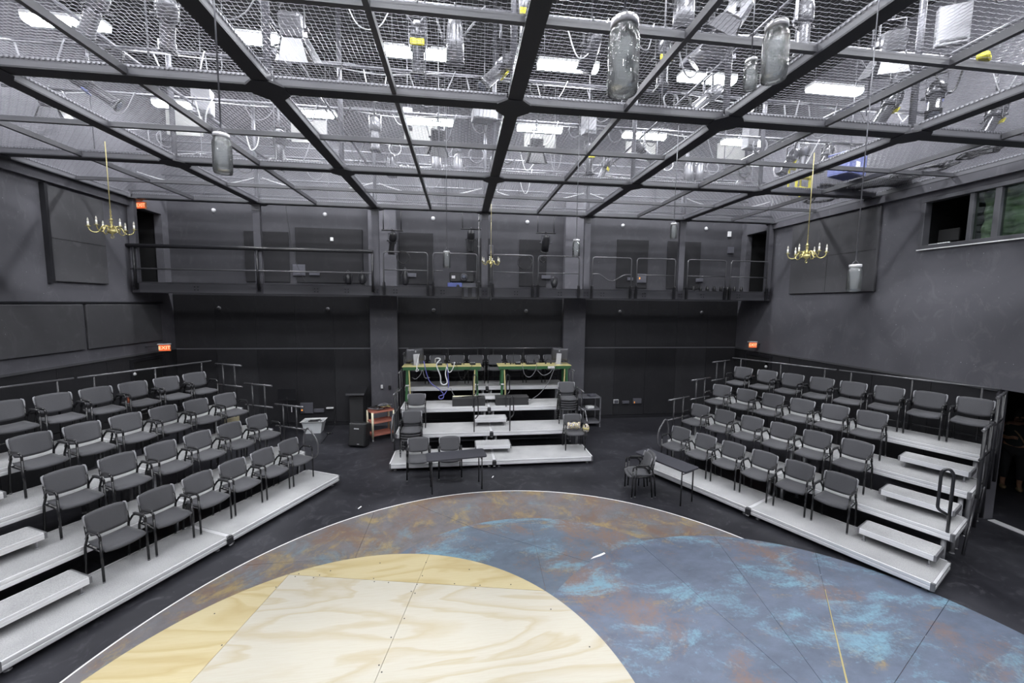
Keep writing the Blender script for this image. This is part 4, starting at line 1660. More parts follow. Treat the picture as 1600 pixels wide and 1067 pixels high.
row_w = ('front row', 'second row', 'third row', 'top row')
rn = random.Random(3)
SEATS = {'right': [(1.37, 4.45), (1.44, 4.56), (1.50, 4.54), (.30, 4.50)], 'left': [(1.37, 4.36), (1.38, 4.42), (1.42, 4.40), (1.50, 4.40)]}
for B in (BL, BR):
    for k in range(4):
        s0, s1 = SEATS[B.key][k]
        n_ = 8 if (k == 3 and B.key == 'right') else 6
        for i in range(n_):
            s_ = s1 + (s0 - s1) * i / (n_ - 1)
            x = s_ if B.key == 'left' else 4.88 - s_
            p = B.w(x, k * TD + .69 + rn.uniform(-.012, .012), TH[k])
            lab = 'charcoal armchair, %s from the back wall in the %s of the %s' % (ORD[i], row_w[k], B.words)
            chair(p, B.rz + rn.uniform(-.025, .025), lab, 'chairs in the side seating banks')
for i in range(8):                                        # chairs behind the tech tables
    x = .31 + .6085 * i
    chair(BC.w(x, 3 * TD + .66, TH[3]), rn.uniform(-.03, .03), 'charcoal armchair behind the green-legged tables, %s from the left' % ORD[i], 'chairs behind the tech tables')
chair((-.94, 9.03, 0), .1, 'charcoal armchair on the floor behind the middle folding table, left one', 'chairs on the floor')
chair((-.24, 9.03, 0), .06, 'charcoal armchair on the floor behind the middle folding table, right one', 'chairs on the floor')
lv = ('bottom', 'second', 'third', 'fourth', 'topmost')
for i in range(4):
    chair((-1.19, 9.92 - i * .012, .2 + i * .068), .02, 'charcoal armchair in the stack at the left of the lowest middle tier, %s' % (lv[i] if i < 3 else 'topmost'), 'stacked chairs')
chair((-1.18, 10.88, .61), .03, 'single charcoal armchair on the second middle tier behind the left stack', 'chairs on the middle bank')
for i in range(5):
    chair((2.98, 10.92 - i * .012, .61 + i * .068), -.04, 'charcoal armchair in the tall stack at the right of the middle bank, %s' % lv[i], 'stacked chairs')
chair((2.92, 9.96, .2), -.03, 'charcoal armchair with a patterned bag on it, right of the lowest middle tier', 'chairs on the middle bank')
pa, pb = at_z(976, 761, 0), at_z(987, 779, 0)
mid = (pa + pb) / 2
fd = (pb - pa).normalized()
rzc = math.atan2(fd.y, fd.x)                 # chair local +x runs from the far foot to the near foot
ey = Vector((-math.sin(rzc), math.cos(rzc), 0))
c0 = mid + ey * .215
chair(c0, rzc, 'lower of two nested armchairs beside the right folding table', 'nested chairs on the floor')
chair(c0 + Vector((math.cos(rzc), math.sin(rzc), 0)) * .05 + ey * .05 + Vector((0, 0, .05)), rzc, 'upper of two nested armchairs beside the right folding table', 'nested chairs on the floor')

# patterned bag on the chair
t = thing('bag', 'patterned bag lying on the chair at the right of the lowest middle tier', 'bag', (2.92, 9.90, .2 + .47))
G = []
for side in (0, 1):
    g_ = []
    for i in range(8):
        row = []
        for j in range(10):
            u, v = j / 9 * 2 - 1, i / 7
            b_ = .06 * (1 - u ** 4) * math.sin(PI * (.08 + .84 * v))
            row.append((.17 * u, .05 + (b_ if side else -b_), .03 + .17 * v + .012 * math.sin(j * 1.7)))
        g_.append(row)
    G.append(g_)
MB().sheet(G).build('body', 'bag_print', t)
MB().tube(spline([(-.10, .05, .18), (-.06, .03, .26), (.05, .03, .26), (.1, .05, .18)], 5), .008, 6).build('strap', 'cable_black', t)
t = thing('cushion_roll', 'white and green cloth bundle hung on the arm of the bag chair', 'cloth bundle', (3.20, 9.80, .2 + .46))
MB().lathe([(.03, 0), (.075, .03), (.085, .10), (.07, .17), (.03, .21)], 12).build('roll', 'bag_print', t)
MB().lathe([(.087, .08), (.087, .12)], 12).build('band', 'bag_yellow', t)

# ---------------------------------------------------------------- rails around the banks


def rail_thing(B, name, lab, x, y, z, parts, group=None, rz=None):
    t = thing(name, lab, 'guard rail', tuple(B.w(x, y, z)), B.rz if rz is None else rz, group)
    for (nm, pts, r, mt) in parts:
        MB().tube(pts, r, 8).build(nm, mt, t)
    return t


for B in (BL, BR, BC):
    Lx = 4.88
    for half in (0, 1):                                  # rear rail of the top tier
        if B.far is None:
            w_ = ('left half', 'right half')[half]
        else:
            w_ = 'half nearer the back wall' if half == (0 if B.far == 0 else 1) else 'half nearer the camera'
        parts = [('top_rail', [(.02, 0, 1.05), (DW - .03, 0, 1.05)], .021, 'worn_rail'), ('middle_rail', [(.02, 0, .55), (DW - .03, 0, .55)], .016, 'black_steel'), ('lower_rail', [(.02, 0, .12), (DW - .03, 0, .12)], .016, 'black_steel')]
        for x in (.25, 1.25, DW - .25):
            parts.append(('post', [(x, 0, -.2), (x, 0, 1.05)], .018, 'black_steel'))
        yy = 4 * TD + (.04 if B is not BC else .02)
        rail_thing(B, 'guard_rail', 'rear guard rail of the %s, %s' % (B.words, w_), half * DW, yy, TH[3], parts)
    ends = {'left': [4.88 + .035], 'right': [-.035], 'middle': [-.035, 4.88 + .035]}[B.key]
    for e in ends:
        for k in (1, 2, 3):
            parts = [('top_rail', [(0, .06, .98), (0, TD - .02, .98)], .021, 'worn_rail'), ('middle_rail', [(0, .06, .48), (0, TD - .02, .48)], .018, 'worn_rail')]
            for y in (.28, .66):
                parts.append(('post', [(0, y, -.14), (0, y, 1.0)], .020, 'black_steel'))
            side = '' if B.far is not None else (', left end' if e < 0 else ', right end')
            rail_thing(B, 'end_rail', 'short end rail of the %s tier, %s%s' % (tier_w[k], B.words, side), e, k * TD, TH[k], parts, 'end rails of the seating banks')
        # hooked grab rail at the foot
        side = '' if B.far is not None else (', left end' if e < 0 else ', right end')
        hook = fillet([(0, .10, .0), (0, .10, .80), (0, -.02, 1.02), (0, -.30, .72), (0, -.30, .40), (0, -.12, .28), (0, -.02, .34)], .12, 5)
        rail_thing(B, 'grab_rail', 'hooked grab rail at the lowest tier of the %s%s' % (B.words, side), e, TD, TH[0] - .05, [('tube', hook, .02, 'worn_rail')])
# near end of the right bank
for k in (2, 3):
    parts = [('top_rail', [(0, .0, 1.02), (0, TD, 1.02)], .021, 'worn_rail'), ('middle_rail', [(0, .0, .55), (0, TD, .55)], .018, 'black_steel')]
    for y in (.2, .75):
        parts.append(('post', [(0, y, -.6), (0, y, 1.04)], .026, 'black_steel'))
    parts.append(('brace', [(0, .1, -.1), (0, -.45, -.85)], .02, 'black_steel'))
    rail_thing(BR, 'end_rail', 'short end rail of the %s tier, right bank, beside the side passage' % tier_w[k], 4.92, k * TD, TH[k], parts)
hook = fillet([(0, 0, 0), (0, 0, .92), (-.05, -.02, 1.0), (-.12, -.05, .94), (-.12, -.06, .36), (-.02, -.02, .30)], .05, 5)
rail_thing(BR, 'grab_rail', 'looped grab rail at the near end of the second tier, right bank', 4.80, TD + .03, TH[1] - .03, [('tube', hook, .021, 'black_steel')])
for k in (1, 2):
    for s, (x, w_) in enumerate(((1.99, 'left'), (2.92, 'right'))):
        hook = fillet([(0, 0, 0), (0, 0, .88), (.04, .03, .95), (.10, .08, .88), (.11, .10, .42), (.03, .03, .36)], .05, 5)
        rail_thing(BC, 'grab_rail', '%s looped grab rail by the middle steps, %s tier' % (w_, tier_w[k]), x, k * TD + .02, TH[k] - .02, [('tube', hook, .016, 'black_steel')])

# ================================================================ TECH TABLES ON THE MIDDLE BANK


def tech_table(x0, x1, lab):
    Y0, Y1, Z = 11.72, 12.28, 2.10
    cx = (x0 + x1) / 2
    t = thing('tech_table', lab, 'table', (cx, 12.0, TH[2]))
    a, b = x0 - cx, x1 - cx
    zt = Z - TH[2]
    MB().cbox(a, b, Y0 - 12, Y1 - 12, zt - .022, zt, .004).build('table_top', 'table_wood', t)
    for y in (Y0 - 12 + .01, Y1 - 12 - .05):
        MB().box(a + .02, b - .02, y, y + .04, zt - .11, zt - .022).build('apron', 'green_paint', t)
    for s, x in ((-1, a + .14), (1, b - .14)):
        sp = s * .03
        T0 = MB()
        T0.tube([(x + sp, Y0 - 12 + .04, 0), (x, Y0 - 12 + .07, zt - .1)], .045, 4)
        T0.build('leg', 'green_paint', t)
        T1 = MB()
        T1.tube([(x + sp * .3, Y1 - 12 - .05, TH[3] - TH[2]), (x, Y1 - 12 - .07, zt - .1)], .045, 4)
        T1.build('leg', 'green_paint', t)
        MB().tube([(x - s * .09, Y0 - 12 + .02, .02), (x - s * .05, Y0 - 12 + .05, zt - .05)], .022, 4).build('raw_brace', 'table_wood', t)
        MB().cbox(x - .05, x + .05, Y0 - 12 + .0, Y0 - 12 + .09, zt * .47, zt * .5, .004).build('knee_plate', 'cable_white', t)
    return t


tech_table(-1.66, .61, 'green-legged wooden table on the middle bank, left one with coiled cables')
tech_table(1.10, 3.32, 'green-legged wooden table on the middle bank, right one')
ZT = 2.10


def imac(x, y, rz, lab):
    t = thing('desktop_computer', lab, 'computer', (x, y, ZT), rz)
    G = []
    for side in (0, 1):
        g_ = []
        for i in range(7):
            row = []
            for j in range(9):
                u, v = j / 8 * 2 - 1, i / 6 * 2 - 1
                row.append((.27 * u, -.03 * (1 - u * u) * (1 - v * v) - .012 if side else .0, .30 + .19 * v))
            g_.append(row)
        G.append(g_)
    MB().sheet(G).build('case', 'imac', t)
    MB().box(-.255, .255, .001, .004, .13, .475).build('screen', 'screen', t)
    # stand: bent plate seen from behind
    MB().cbox(-.085, .085, -.10, .09, 0, .012, .004).build('foot', 'silver', t)
    mb = MB()
    vs = [(-.08, -.09, .01), (.08, -.09, .01), (.08, -.045, .33), (-.08, -.045, .33), (-.08, -.10, .01), (.08, -.10, .01), (.08, -.055, .33), (-.08, -.055, .33)]
    mb.add(vs, [(0, 1, 2, 3), (7, 6, 5, 4), (0, 4, 5, 1), (1, 5, 6, 2), (2, 6, 7, 3), (3, 7, 4, 0)])
    mb.build('stand', 'silver', t)
    mk = MB().lathe([(.024, 0), (.02, .003)], 12, T=Matrix.Translation((0, -.041, .40)) @ Matrix.Rotation(PI / 2, 4, 'X'))
    mk.cbox(.0, .014, -.044, -.040, .424, .44, .001)
    mk.build('emblem', 'silver', t)
    return t


imac(-1.32, 12.0, .55, 'desktop computer turned away on the left tech table')
imac(3.02, 12.0, -.65, 'desktop computer turned away on the right tech table')
# gear on the tables
GEAR = [(-.62, 'box', 'black control box on the left table beside the computer'), (-.12, 'box', 'flat black mixer near the middle of the left table'), (.36, 'box', 'small black box at the right end of the left table'),
        (1.42, 'head', 'black headset at the left end of the right table'), (1.72, 'box', 'small black intercom on the right table'), (2.12, 'box', 'black keyboard box in the middle of the right table'),
        (2.30, 'head', 'black headset on the keyboard box of the right table'), (2.66, 'head', 'black headset beside the right table computer')]
for x, kd, lab in GEAR:
    z = ZT + (.062 if 'on the keyboard box' in lab else 0)
    if kd == 'box':
        wd = .30 if ('mixer' in lab or 'keyboard' in lab) else .16
        t = thing('control_box', lab, 'equipment', (x, 12.0, z), .1)
        MB().cbox(-wd / 2, wd / 2, -.09, .09, 0, .055, .008).build('case', 'plastic_black', t)
        for q in range(4):
            MB().lathe([(.012, 0), (.010, .02)], 8, T=Matrix.Translation((-wd * .35 + q * wd * .23, -.03, .055))).build('knob', 'equip_light', t)
    else:
        t = thing('headset', lab, 'headset', (x, 11.98, z))
        MB().tube(spline([(-.08, 0, .03), (-.07, .0, .1), (0, 0, .15), (.07, 0, .1), (.08, 0, .03)], 5), .008, 6).build('band', 'plastic_black', t)
        for s in (-1, 1):
            MB().lathe([(.035, -.015), (.04, 0), (.03, .02)], 10, T=Matrix.Translation((s * .08, 0, .04)) @ Matrix.Rotation(PI / 2, 4, 'Y')).build('ear_cup', 'plastic_black', t)
for x, lab in ((-.42, 'thin antenna on the left table beside the computer'), (.10, 'thin antenna right of the mixer on the left table'), (1.60, 'taller thin antenna on the right table'), (1.88, 'shorter thin antenna on the right table')):
    t = thing('antenna', lab, 'antenna', (x, 12.1, ZT))
    MB().lathe([(.03, 0), (.03, .012), (.008, .02)], 10).build('base', 'plastic_black', t)
    MB().rod((0, 0, .02), (0, 0, .34), .007, 6).build('rod', 'plastic_black', t)
p = at_y(861, 574, 11.66)
t = thing('power_strip', 'white power adapter hanging below the right table edge', 'power strip', tuple(p), .1)
MB().cbox(-.10, .10, -.03, .03, -.03, .03, .008).build('case', 'white', t)
MB().cbox(-.03, .03, -.034, -.03, -.012, .012, .002).build('label_plate', 'equip_light', t)
# cables over the table edge
yc = 11.64


def tcable(pts, r, mat, lab, Y=yc):
    P = []
    for k, q in enumerate(pts):
        v = at_y(q[0], q[1], q[2] if len(q) > 2 else Y)
        P.append(v)
    tag(MB().tube(spline(P, 7), r, 6).build('cable', mat), lab, 'cable')


tcable([(680, 566, 11.9), (681, 560, 11.8), (688, 561, 11.7), (682, 570), (688, 587), (689, 598), (694, 601), (699, 597), (696, 585), (698, 573)], .018, 'cable_white', 'thick white cable looped below the left table')
tcable([(662, 564, 11.9), (663, 568), (667, 585), (673, 598), (686, 608), (693, 616), (692, 622), (687, 623), (686, 619), (694, 616), (699, 609)], .013, 'cable_blue', 'blue cable trailing from the left table to the tier below')
tcable([(699, 568), (700, 585), (701, 600), (700, 606)], .013, 'cable_blue', 'short blue cable hanging from the left table')
tcable([(710, 566, 11.8), (709, 572), (705, 580), (701, 581), (699, 574)], .014, 'cable_white', 'short white cable loop right of the blue cable')
tcable([(655, 553, 11.95), (653, 562, 11.7), (651, 574), (654, 578), (650, 580), (652, 573)], .012, 'cable_white', 'white computer cable bunched at the left table edge')
tcable([(644, 590), (650, 592), (657, 585), (660, 578), (664, 590), (672, 590)], .008, 'cable_grey', 'thin grey cables under the left end of the left table')
tcable([(714, 568, 11.74), (714, 573), (721, 593), (731, 580), (737, 572), (737, 568, 11.74)], .007, 'cable_black', 'thin black cable drooping below the right part of the left table')
tcable([(816, 570), (820, 585), (828, 589), (836, 580), (839, 568)], .008, 'cable_grey', 'cable drooping below the middle of the right table')
tcable([(840, 579), (848, 586), (858, 583), (865, 574)], .009, 'cable_grey', 'cable drooping beside the white power adapter')
tcable([(868, 566, 11.9), (866, 576), (857, 597), (845, 613), (835, 621), (825, 627, 11.2)], .009, 'cable_grey', 'grey cable falling from the power adapter to the tier below')
tcable([(704, 606), (708, 615), (712, 619, 11.6), (722, 620, 11.4)], .008, 'cable_grey', 'cable from the left table to the black bench box')

# long black bench boxes on the third tier
for x0, x1, y0, lab, tp in ((-.23, .70, 11.28, 'long black box with a cream top on the third middle tier, left of the steps', 1), (1.0, 1.95, 11.28, 'long black box on the third middle tier, right of the steps', 0)):
    t = thing('bench_box', lab, 'box', ((x0 + x1) / 2, y0 + .17, TH[2]))
    hw = (x1 - x0) / 2
    MB().cbox(-hw, hw, -.17, .17, 0, .23, .006).build('body', 'box_dark', t)
    if tp:
        MB().box(-hw + .01, hw - .25, .02, .15, .23, .234).build('cream_strip', 'tape_cream', t)
        MB().tube(spline([(-.2, -.05, .245), (.1, .02, .245), (.35, -.06, .245)], 5), .012, 6).build('cable', 'cable_black', t)
    else:
        MB().cbox(-hw - .004, hw + .004, -.174, .174, .215, .235, .004).build('lid', 'box_dark', t)

# shelf rack at the right of the middle bank
t = thing('shelf_rack', 'grey shelf rack behind the right end of the middle bank', 'rack', (4.05, 12.5, 0), .0)
for (x, y) in ((-.4, -.25), (.4, -.25), (-.4, .25), (.4, .25)):
    MB().box(x - .02, x + .02, y - .02, y + .02, 0, .98).build('post', 'beam_side', t)
for z in (.12, .55, .94):
    MB().cbox(-.42, .42, -.27, .27, z, z + .04, .006).build('shelf', 'beam_side', t)
for i, (x, z, mt, lab) in enumerate(((.1, .59, 'white', 'white papers on the middle shelf of the grey rack'), (.15, .98, 'equip_grey', 'small grey box on top of the grey rack'))):
    tag(MB().cbox(-.12, .12, -.09, .09, 0, .07, .01).build('rack_item', mt, None, (4.05 + x, 12.4, z), (0, 0, .3)), lab, 'box')

# ================================================================ FLOOR ITEMS


def fold_table(c, rz, L, Wd, H_, lab):
    t = thing('folding_table', lab, 'table', (c[0], c[1], 0), rz)
    pts = []
    rr = .05
    for (sx, sy, a0) in ((1, -1, -PI / 2), (1, 1, 0), (-1, 1, PI / 2), (-1, -1, PI)):
        for k in range(5):
            a = a0 + k / 4 * PI / 2
            pts.append((sx * (L / 2 - rr) + rr * math.cos(a), sy * (Wd / 2 - rr) + rr * math.sin(a)))
    MB().prism(pts, H_ - .028, H_).build('table_top', 'tabletop', t)
    for s in (-1, 1):
        for q in (-1, 1):
            MB().rod((s * (L / 2 - .10), q * (Wd / 2 - .05), 0), (s * (L / 2 - .10), q * (Wd / 2 - .05), H_ - .03), .014, 8).build('leg', 'black_steel', t)
        MB().rod((s * (L / 2 - .10), -(Wd / 2 - .05), H_ - .10), (s * (L / 2 - .10), Wd / 2 - .05, H_ - .10), .010, 6).build('cross_brace', 'black_steel', t)
        MB().rod((s * (L / 2 - .10), 0, H_ - .10), (s * (L / 2 - .38), 0, H_ - .03), .008, 6).build('fold_brace', 'black_steel', t)
    return t


fold_table((-.09, 8.36), .14, 1.24, .46, .735, 'narrow black folding table before the middle platforms')
q = [at_z(1067.7, 736.9, .735), at_z(1090.7, 728.7, .735), at_z(1017.7, 702.4, .735), at_z(992, 705, .735)]
c = sum(q, Vector()) / 4
dv = ((q[0] + q[1]) - (q[2] + q[3])).normalized()
fold_table((c.x, c.y), math.atan2(dv.y, dv.x), 1.24, .46, .735, 'narrow black folding table before the right seating bank')

# lectern
t = thing('lectern', 'tall black lectern with slanted top against the back wall', 'lectern', (-3.15, 12.75, 0))
MB().cbox(-.20, .20, -.18, .22, 0, 1.12, .006).build('body', 'box_dark', t)
mb = MB()
vs = [(-.27, -.30, 1.12), (.27, -.30, 1.12), (.27, .26, 1.27), (-.27, .26, 1.27), (-.27, -.30, 1.155), (.27, -.30, 1.155), (.27, .26, 1.305), (-.27, .26, 1.305)]
mb.add(vs, [(3, 2, 1, 0), (4, 5, 6, 7), (0, 1, 5, 4), (1, 2, 6, 5), (2, 3, 7, 6), (3, 0, 4, 7)])
mb.build('slanted_top', 'panel_dark', t)
MB().cbox(-.27, .27, -.315, -.295, 1.12, 1.18, .004).build('lip', 'worn_rail', t)
MB().cbox(-.23, .23, -.21, .24, 0, .05, .006).build('plinth', 'box_dark', t)
# floor monitor speaker
t = thing('loudspeaker', 'black loudspeaker leaning back on the floor before the lectern', 'speaker', (-2.76, 11.15, .02), -.25)
T = Matrix.Rotation(-.16, 4, 'X')
MB().cbox(-.24, .24, -.14, .16, .0, .62, .02, T=T).build('cabinet', 'plastic_black', t)
MB().cbox(-.21, .21, -.155, -.138, .03, .59, .008, T=T).build('grille', 'box_dark', t)
MB().box(-.08, .06, -.158, -.155, .46, .49, T=T).build('badge', 'equip_light', t)
MB().box(.03, .09, -.158, -.155, .06, .075, T=T).build('badge', 'equip_light', t)
MB().cbox(-.2, .2, .12, .24, -.02, .04, .008).build('rear_prop', 'plastic_black', t)
# cart
t = thing('utility_cart', 'red utility cart with cream posts and cables on top', 'cart', (-2.285, 11.80, 0), .54)
for z, mt in ((.14, 0), (.50, 0), (.80, 0)):
    mb = MB()
    mb.cbox(-.32, .32, -.20, .20, z, z + .025, .01)
    for (a, b, c_, d) in ((-.32, .32, -.20, -.185), (-.32, .32, .185, .20), (-.32, -.305, -.185, .185), (.305, .32, -.185, .185)):
        mb.box(a, b, c_, d, z + .025, z + .055)
    mb.build('tray', 'cart_red', t)
for x in (-.31, .31):
    for y in (-.205, .205):
        MB().tube([(x, y, .08), (x, y, .83)], .03, 8).build('post', 'cart_cream', t)
        MB().tube([(x - .015, y, .035), (x + .015, y, .035)], .035, 12).build('caster', 'equip_light', t)
rn = random.Random(8)
for k in range(7):
    pts = []
    cx_, cy_ = rn.uniform(-.15, .15), rn.uniform(-.08, .08)
    for q_ in range(16):
        a = q_ * .8 + k
        pts.append((-2.285 + cx_ + rn.uniform(.08, .24) * math.cos(a), 11.80 + cy_ + rn.uniform(.05, .13) * math.sin(a), .845 + .02 * k + rn.uniform(0, .035)))
    tag(MB().tube(spline(pts, 4), .009, 5).build('cable', ('cable_black', 'cable_black', 'cable_grey', 'cable_black', 'gold_chain', 'cable_black', 'cable_grey')[k]), 'tangled cable heaped on the red utility cart', 'cable', 'cables on the cart')
# storage bin
t = thing('storage_bin', 'clear plastic bin full of cables by the back wall', 'bin', (-4.38, 12.55, 0), .03)
mb = MB()


def taper(mb, x0, y0, x1, y1, z0, z1, th):
    for (a, b) in (((-1, -1), (1, -1)), ((1, -1), (1, 1)), ((1, 1), (-1, 1)), ((-1, 1), (-1, -1))):
        v0 = [(a[0] * x0, a[1] * y0, z0), (b[0] * x0, b[1] * y0, z0), (b[0] * x1, b[1] * y1, z1), (a[0] * x1, a[1] * y1, z1)]
        v1 = [(x * (1 - th), y * (1 - th), z) for x, y, z in v0]
        mb.add(v0 + v1, [(0, 1, 2, 3), (7, 6, 5, 4), (0, 4, 5, 1), (1, 5, 6, 2), (2, 6, 7, 3), (3, 7, 4, 0)])


taper(mb, .22, .15, .29, .20, .0, .36, .04)
mb.box(-.22, .22, -.15, .15, 0, .01)
mb.build('tub', 'plastic_clear', t)
mb = MB()
taper(mb, .29, .20, .33, .24, .34, .37, .13)
mb.build('rim', 'white', t)
pts = [(rn.uniform(-.18, .18), rn.uniform(-.1, .1), .25 + .002 * k + rn.uniform(0, .06)) for k in range(40)]
tag(MB().tube(spline([(x - 4.38, y + 12.55, z) for x, y, z in pts], 3), .012, 5).build('cable', 'cable_black'), 'black cables piled inside the clear plastic bin', 'cable')
# music stand
t = thing('music_stand', 'black music stand against the back wall behind the left bank', 'music stand', (-5.2, 12.75, 0))
for a in range(3):
    an = a * 2.094 + .5
    MB().tube(fillet([(0, 0, .18), (.25 * math.cos(an), .25 * math.sin(an), .04), (.32 * math.cos(an), .32 * math.sin(an), 0.01)], .05), .010, 6).build('foot', 'black_steel', t)
MB().rod((0, 0, .1), (0, 0, 1.05), .012, 8).build('pole', 'black_steel', t)
mb = MB().cbox(-.26, .26, -.01, .01, .95, 1.30, .004, T=Matrix.Translation((0, -.0, .0)))
mb.box(-.26, .26, -.06, .0, .95, .96)
mb.build('desk', 'black_steel', t)
MB().box(.12, .14, -.03, -.02, .58, .80).build('paper_strip', 'white', t)
# wall sockets, low on the back wall
wall_box('socket_panel', 'grey connector panel low on the back wall beside the clear bin', 'connector panel', 480, 637, YB - .03, .38, .34, 'equip_grey')
wall_box('socket_panel', 'dark connector strip low on the back wall above the clear bin', 'connector panel', 499, 641, YB - .03, .3, .12, 'equip_grey')
wall_box('power_outlet', 'pale power strip low on the back wall left of the lectern', 'outlet', 516, 637, YB - .03, .22, .05, 'white')
o = wall_box('indicator_box', 'small box with orange light low on the back wall', 'indicator', 473, 640, YB - .09, .10, .12, 'equip_grey')
MB().box(-.02, .02, -.064, -.056, .04, .08).build('lamp', 'led_orange', o)
wall_box('light_switch', 'white light switch on the left pilaster of the back wall', 'switch', 597, 604, YB - .225, .07, .12, 'white')
wall_box('light_switch', 'black light switch on the left pilaster of the back wall', 'switch', 609, 605, YB - .225, .07, .12, 'plastic_black')
wall_box('socket_panel', 'dark connector strip low on the back wall left of the right bank', 'connector panel', 977, 628, YB - .03, .25, .1, 'equip_grey')
wall_box('socket_panel', 'connector box with a pale front low on the back wall left of the right bank', 'connector panel', 962, 627, YB - .03, .18, .14, 'equip_light', 'equip_grey')
o = wall_box('indicator_box', 'dark box with orange light low on the back wall near the right bank', 'indicator', 995, 626, YB - .03, .30, .18, 'equip_grey')
MB().box(-.12, -.10, -.064, -.056, .02, .08).build('lamp', 'led_orange', o)
p = at_z(513, 678, 0)
tag(MB().tube(spline([at_y(523, 640, 13.1), at_y(524, 655, 13.1), at_z(521, 668, .01), at_z(513, 678, .01), at_z(507, 686, .01), at_z(502, 692, .01)], 6), .008, 5).build('cable', 'cable_black'), 'black cable running from the back wall across the floor by the bin', 'cable')
t = thing('cable_plug', 'small black plug lying on the floor by the clear bin', 'plug', (p.x, p.y, 0))
MB().lathe([(.05, 0), (.055, .03), (.03, .07)], 10).build('body', 'plastic_black', t)
MB().rod((0, 0, .03), (.12, .02, .02), .012, 6).build('lead', 'cable_black', t)

# boxes tucked under the left bank's rear chairs
for (x, y, lab, mt) in ((298, 636, 'tan box under the top row of the left bank', 'box_tan'), (210, 626, 'small orange printed tag on a top row chair of the left bank', 'orange_print')):
    if mt == 'box_tan':
        q = BL.w(4.55, 2 * TD + .86, TH[2])
        t = thing('cardboard_box', lab, 'box', (q.x, q.y, TH[2]), BL.rz)
        MB().cbox(-.16, .16, -.02, .02, 0, .26, .004).build('panel', 'box_tan', t)
        MB().box(-.16, .16, -.024, -.02, .11, .13).build('tape', 'tape_cream', t)
    else:
        q = BL.w(2.98, 3 * TD + .52, TH[3] + .56)
        t = thing('printed_tag', lab, 'tag', tuple(q), BL.rz)
        MB().cbox(-.028, .028, -.005, .005, -.055, .055, .002).build('card', 'red', t)
        MB().box(-.015, .02, -.007, -.005, -.01, .03).build('mark', 'orange_print', t)

# ================================================================ JARS AND CHANDELIERS


def make_jar(sc, loc, lab, top, mark):
    t = thing('glass_jar', lab, 'jar', loc)
    r, h = .052 * sc, .235 * sc
    prof = [(r * .55, 0), (r * .92, .004 * sc), (r, .02 * sc), (r, h * .72), (r * .96, h * .80), (r * .80, h * .87), (r * .80, h * .93)]
    inner = [(r * .73, h * .93), (r * .73, h * .87), (r * .90, h * .79), (r * .94, h * .72), (r * .94, .025 * sc), (r * .5, .012 * sc)]
    n_ = 24
    vs, fs = [], []
    allp = prof + inner
    for (rr, z) in allp:
        for k in range(n_):
            vs.append((rr * math.cos(2 * PI * k / n_), rr * math.sin(2 * PI * k / n_), z))
    L = len(allp)
    for i in range(L - 1):
        for k in range(n_):
            k2 = (k + 1) % n_
            fs.append((i * n_ + k, i * n_ + k2, (i + 1) * n_ + k2, (i + 1) * n_ + k))
    fs.append(tuple(range(n_))[::-1])
    fs.append(tuple((L - 1) * n_ + k for k in range(n_)))
    MB().add(vs, fs, True).build('glass', 'jar_glass', t)
    MB().lathe([(r * .84, h * .90), (r * .88, h * .91), (r * .88, h * .99), (r * .84, h), (r * .2, h * 1.005)], 20).build('lid', 'silver', t)
    wr_ = MB().tube(spline([(-r * .85, 0, h * .93), (-r * .5, 0, h * 1.06), (0, 0, h * 1.14), (r * .5, 0, h * 1.06), (r * .85, 0, h * .93)], 4), .002 * sc, 5)
    wr_.build('bail_wire', 'pipe', t)
    MB().rod((0, 0, h * 1.14), (0, 0, top - loc[2]), .0035 if loc[1] < 2 else .005, 5).build('hanging_wire', 'pipe', t)
    if mark:
        mm = MB()
        for q in range(5):
            a = -PI / 2 + .25 - q * .12
            mm.cbox(-.008 * sc, .008 * sc, -.002, .002, -.025 * sc, .02 * sc, .001, T=Matrix.Translation((r * 1.005 * math.cos(a), r * 1.005 * math.sin(a), h * (.30 + .04 * (q % 3)))) @ Matrix.Rotation(a + PI / 2, 4, 'Z'))
        mm.build('embossing', 'jar_glass', t)


JAR = [(972, 148, 1.45, 1.05, 'largest glass jar hanging close to the camera', 1), (1208, 127, 1.75, 1.02, 'large glass jar hanging at upper right left of a beam', 1),
       (1171, 141, 3.2, 1.0, 'small glass jar hanging left of the large right jar', 0), (349, 272, 2.9, 1.05, 'glass jar hanging before the left ceiling beams', 0),
       (900, 401, 5.6, 1.0, 'glass jar hanging before the balcony right of the middle chandelier', 0), (1052, 373, 6.0, 1.0, 'glass jar hanging just under the ceiling before the balcony at right', 0),
       (698, 419, 5.8, 1.0, 'glass jar hanging before the balcony left of the middle chandelier', 0), (1333, 456, 3.3, 1.05, 'glass jar hanging before the acoustic panel on the right wall', 0)]
for (x, y, Y, sc, lab, mk) in JAR:
    p = at_y(x, y, Y)
    make_jar(sc, tuple(p), lab, ZG + .14, mk)


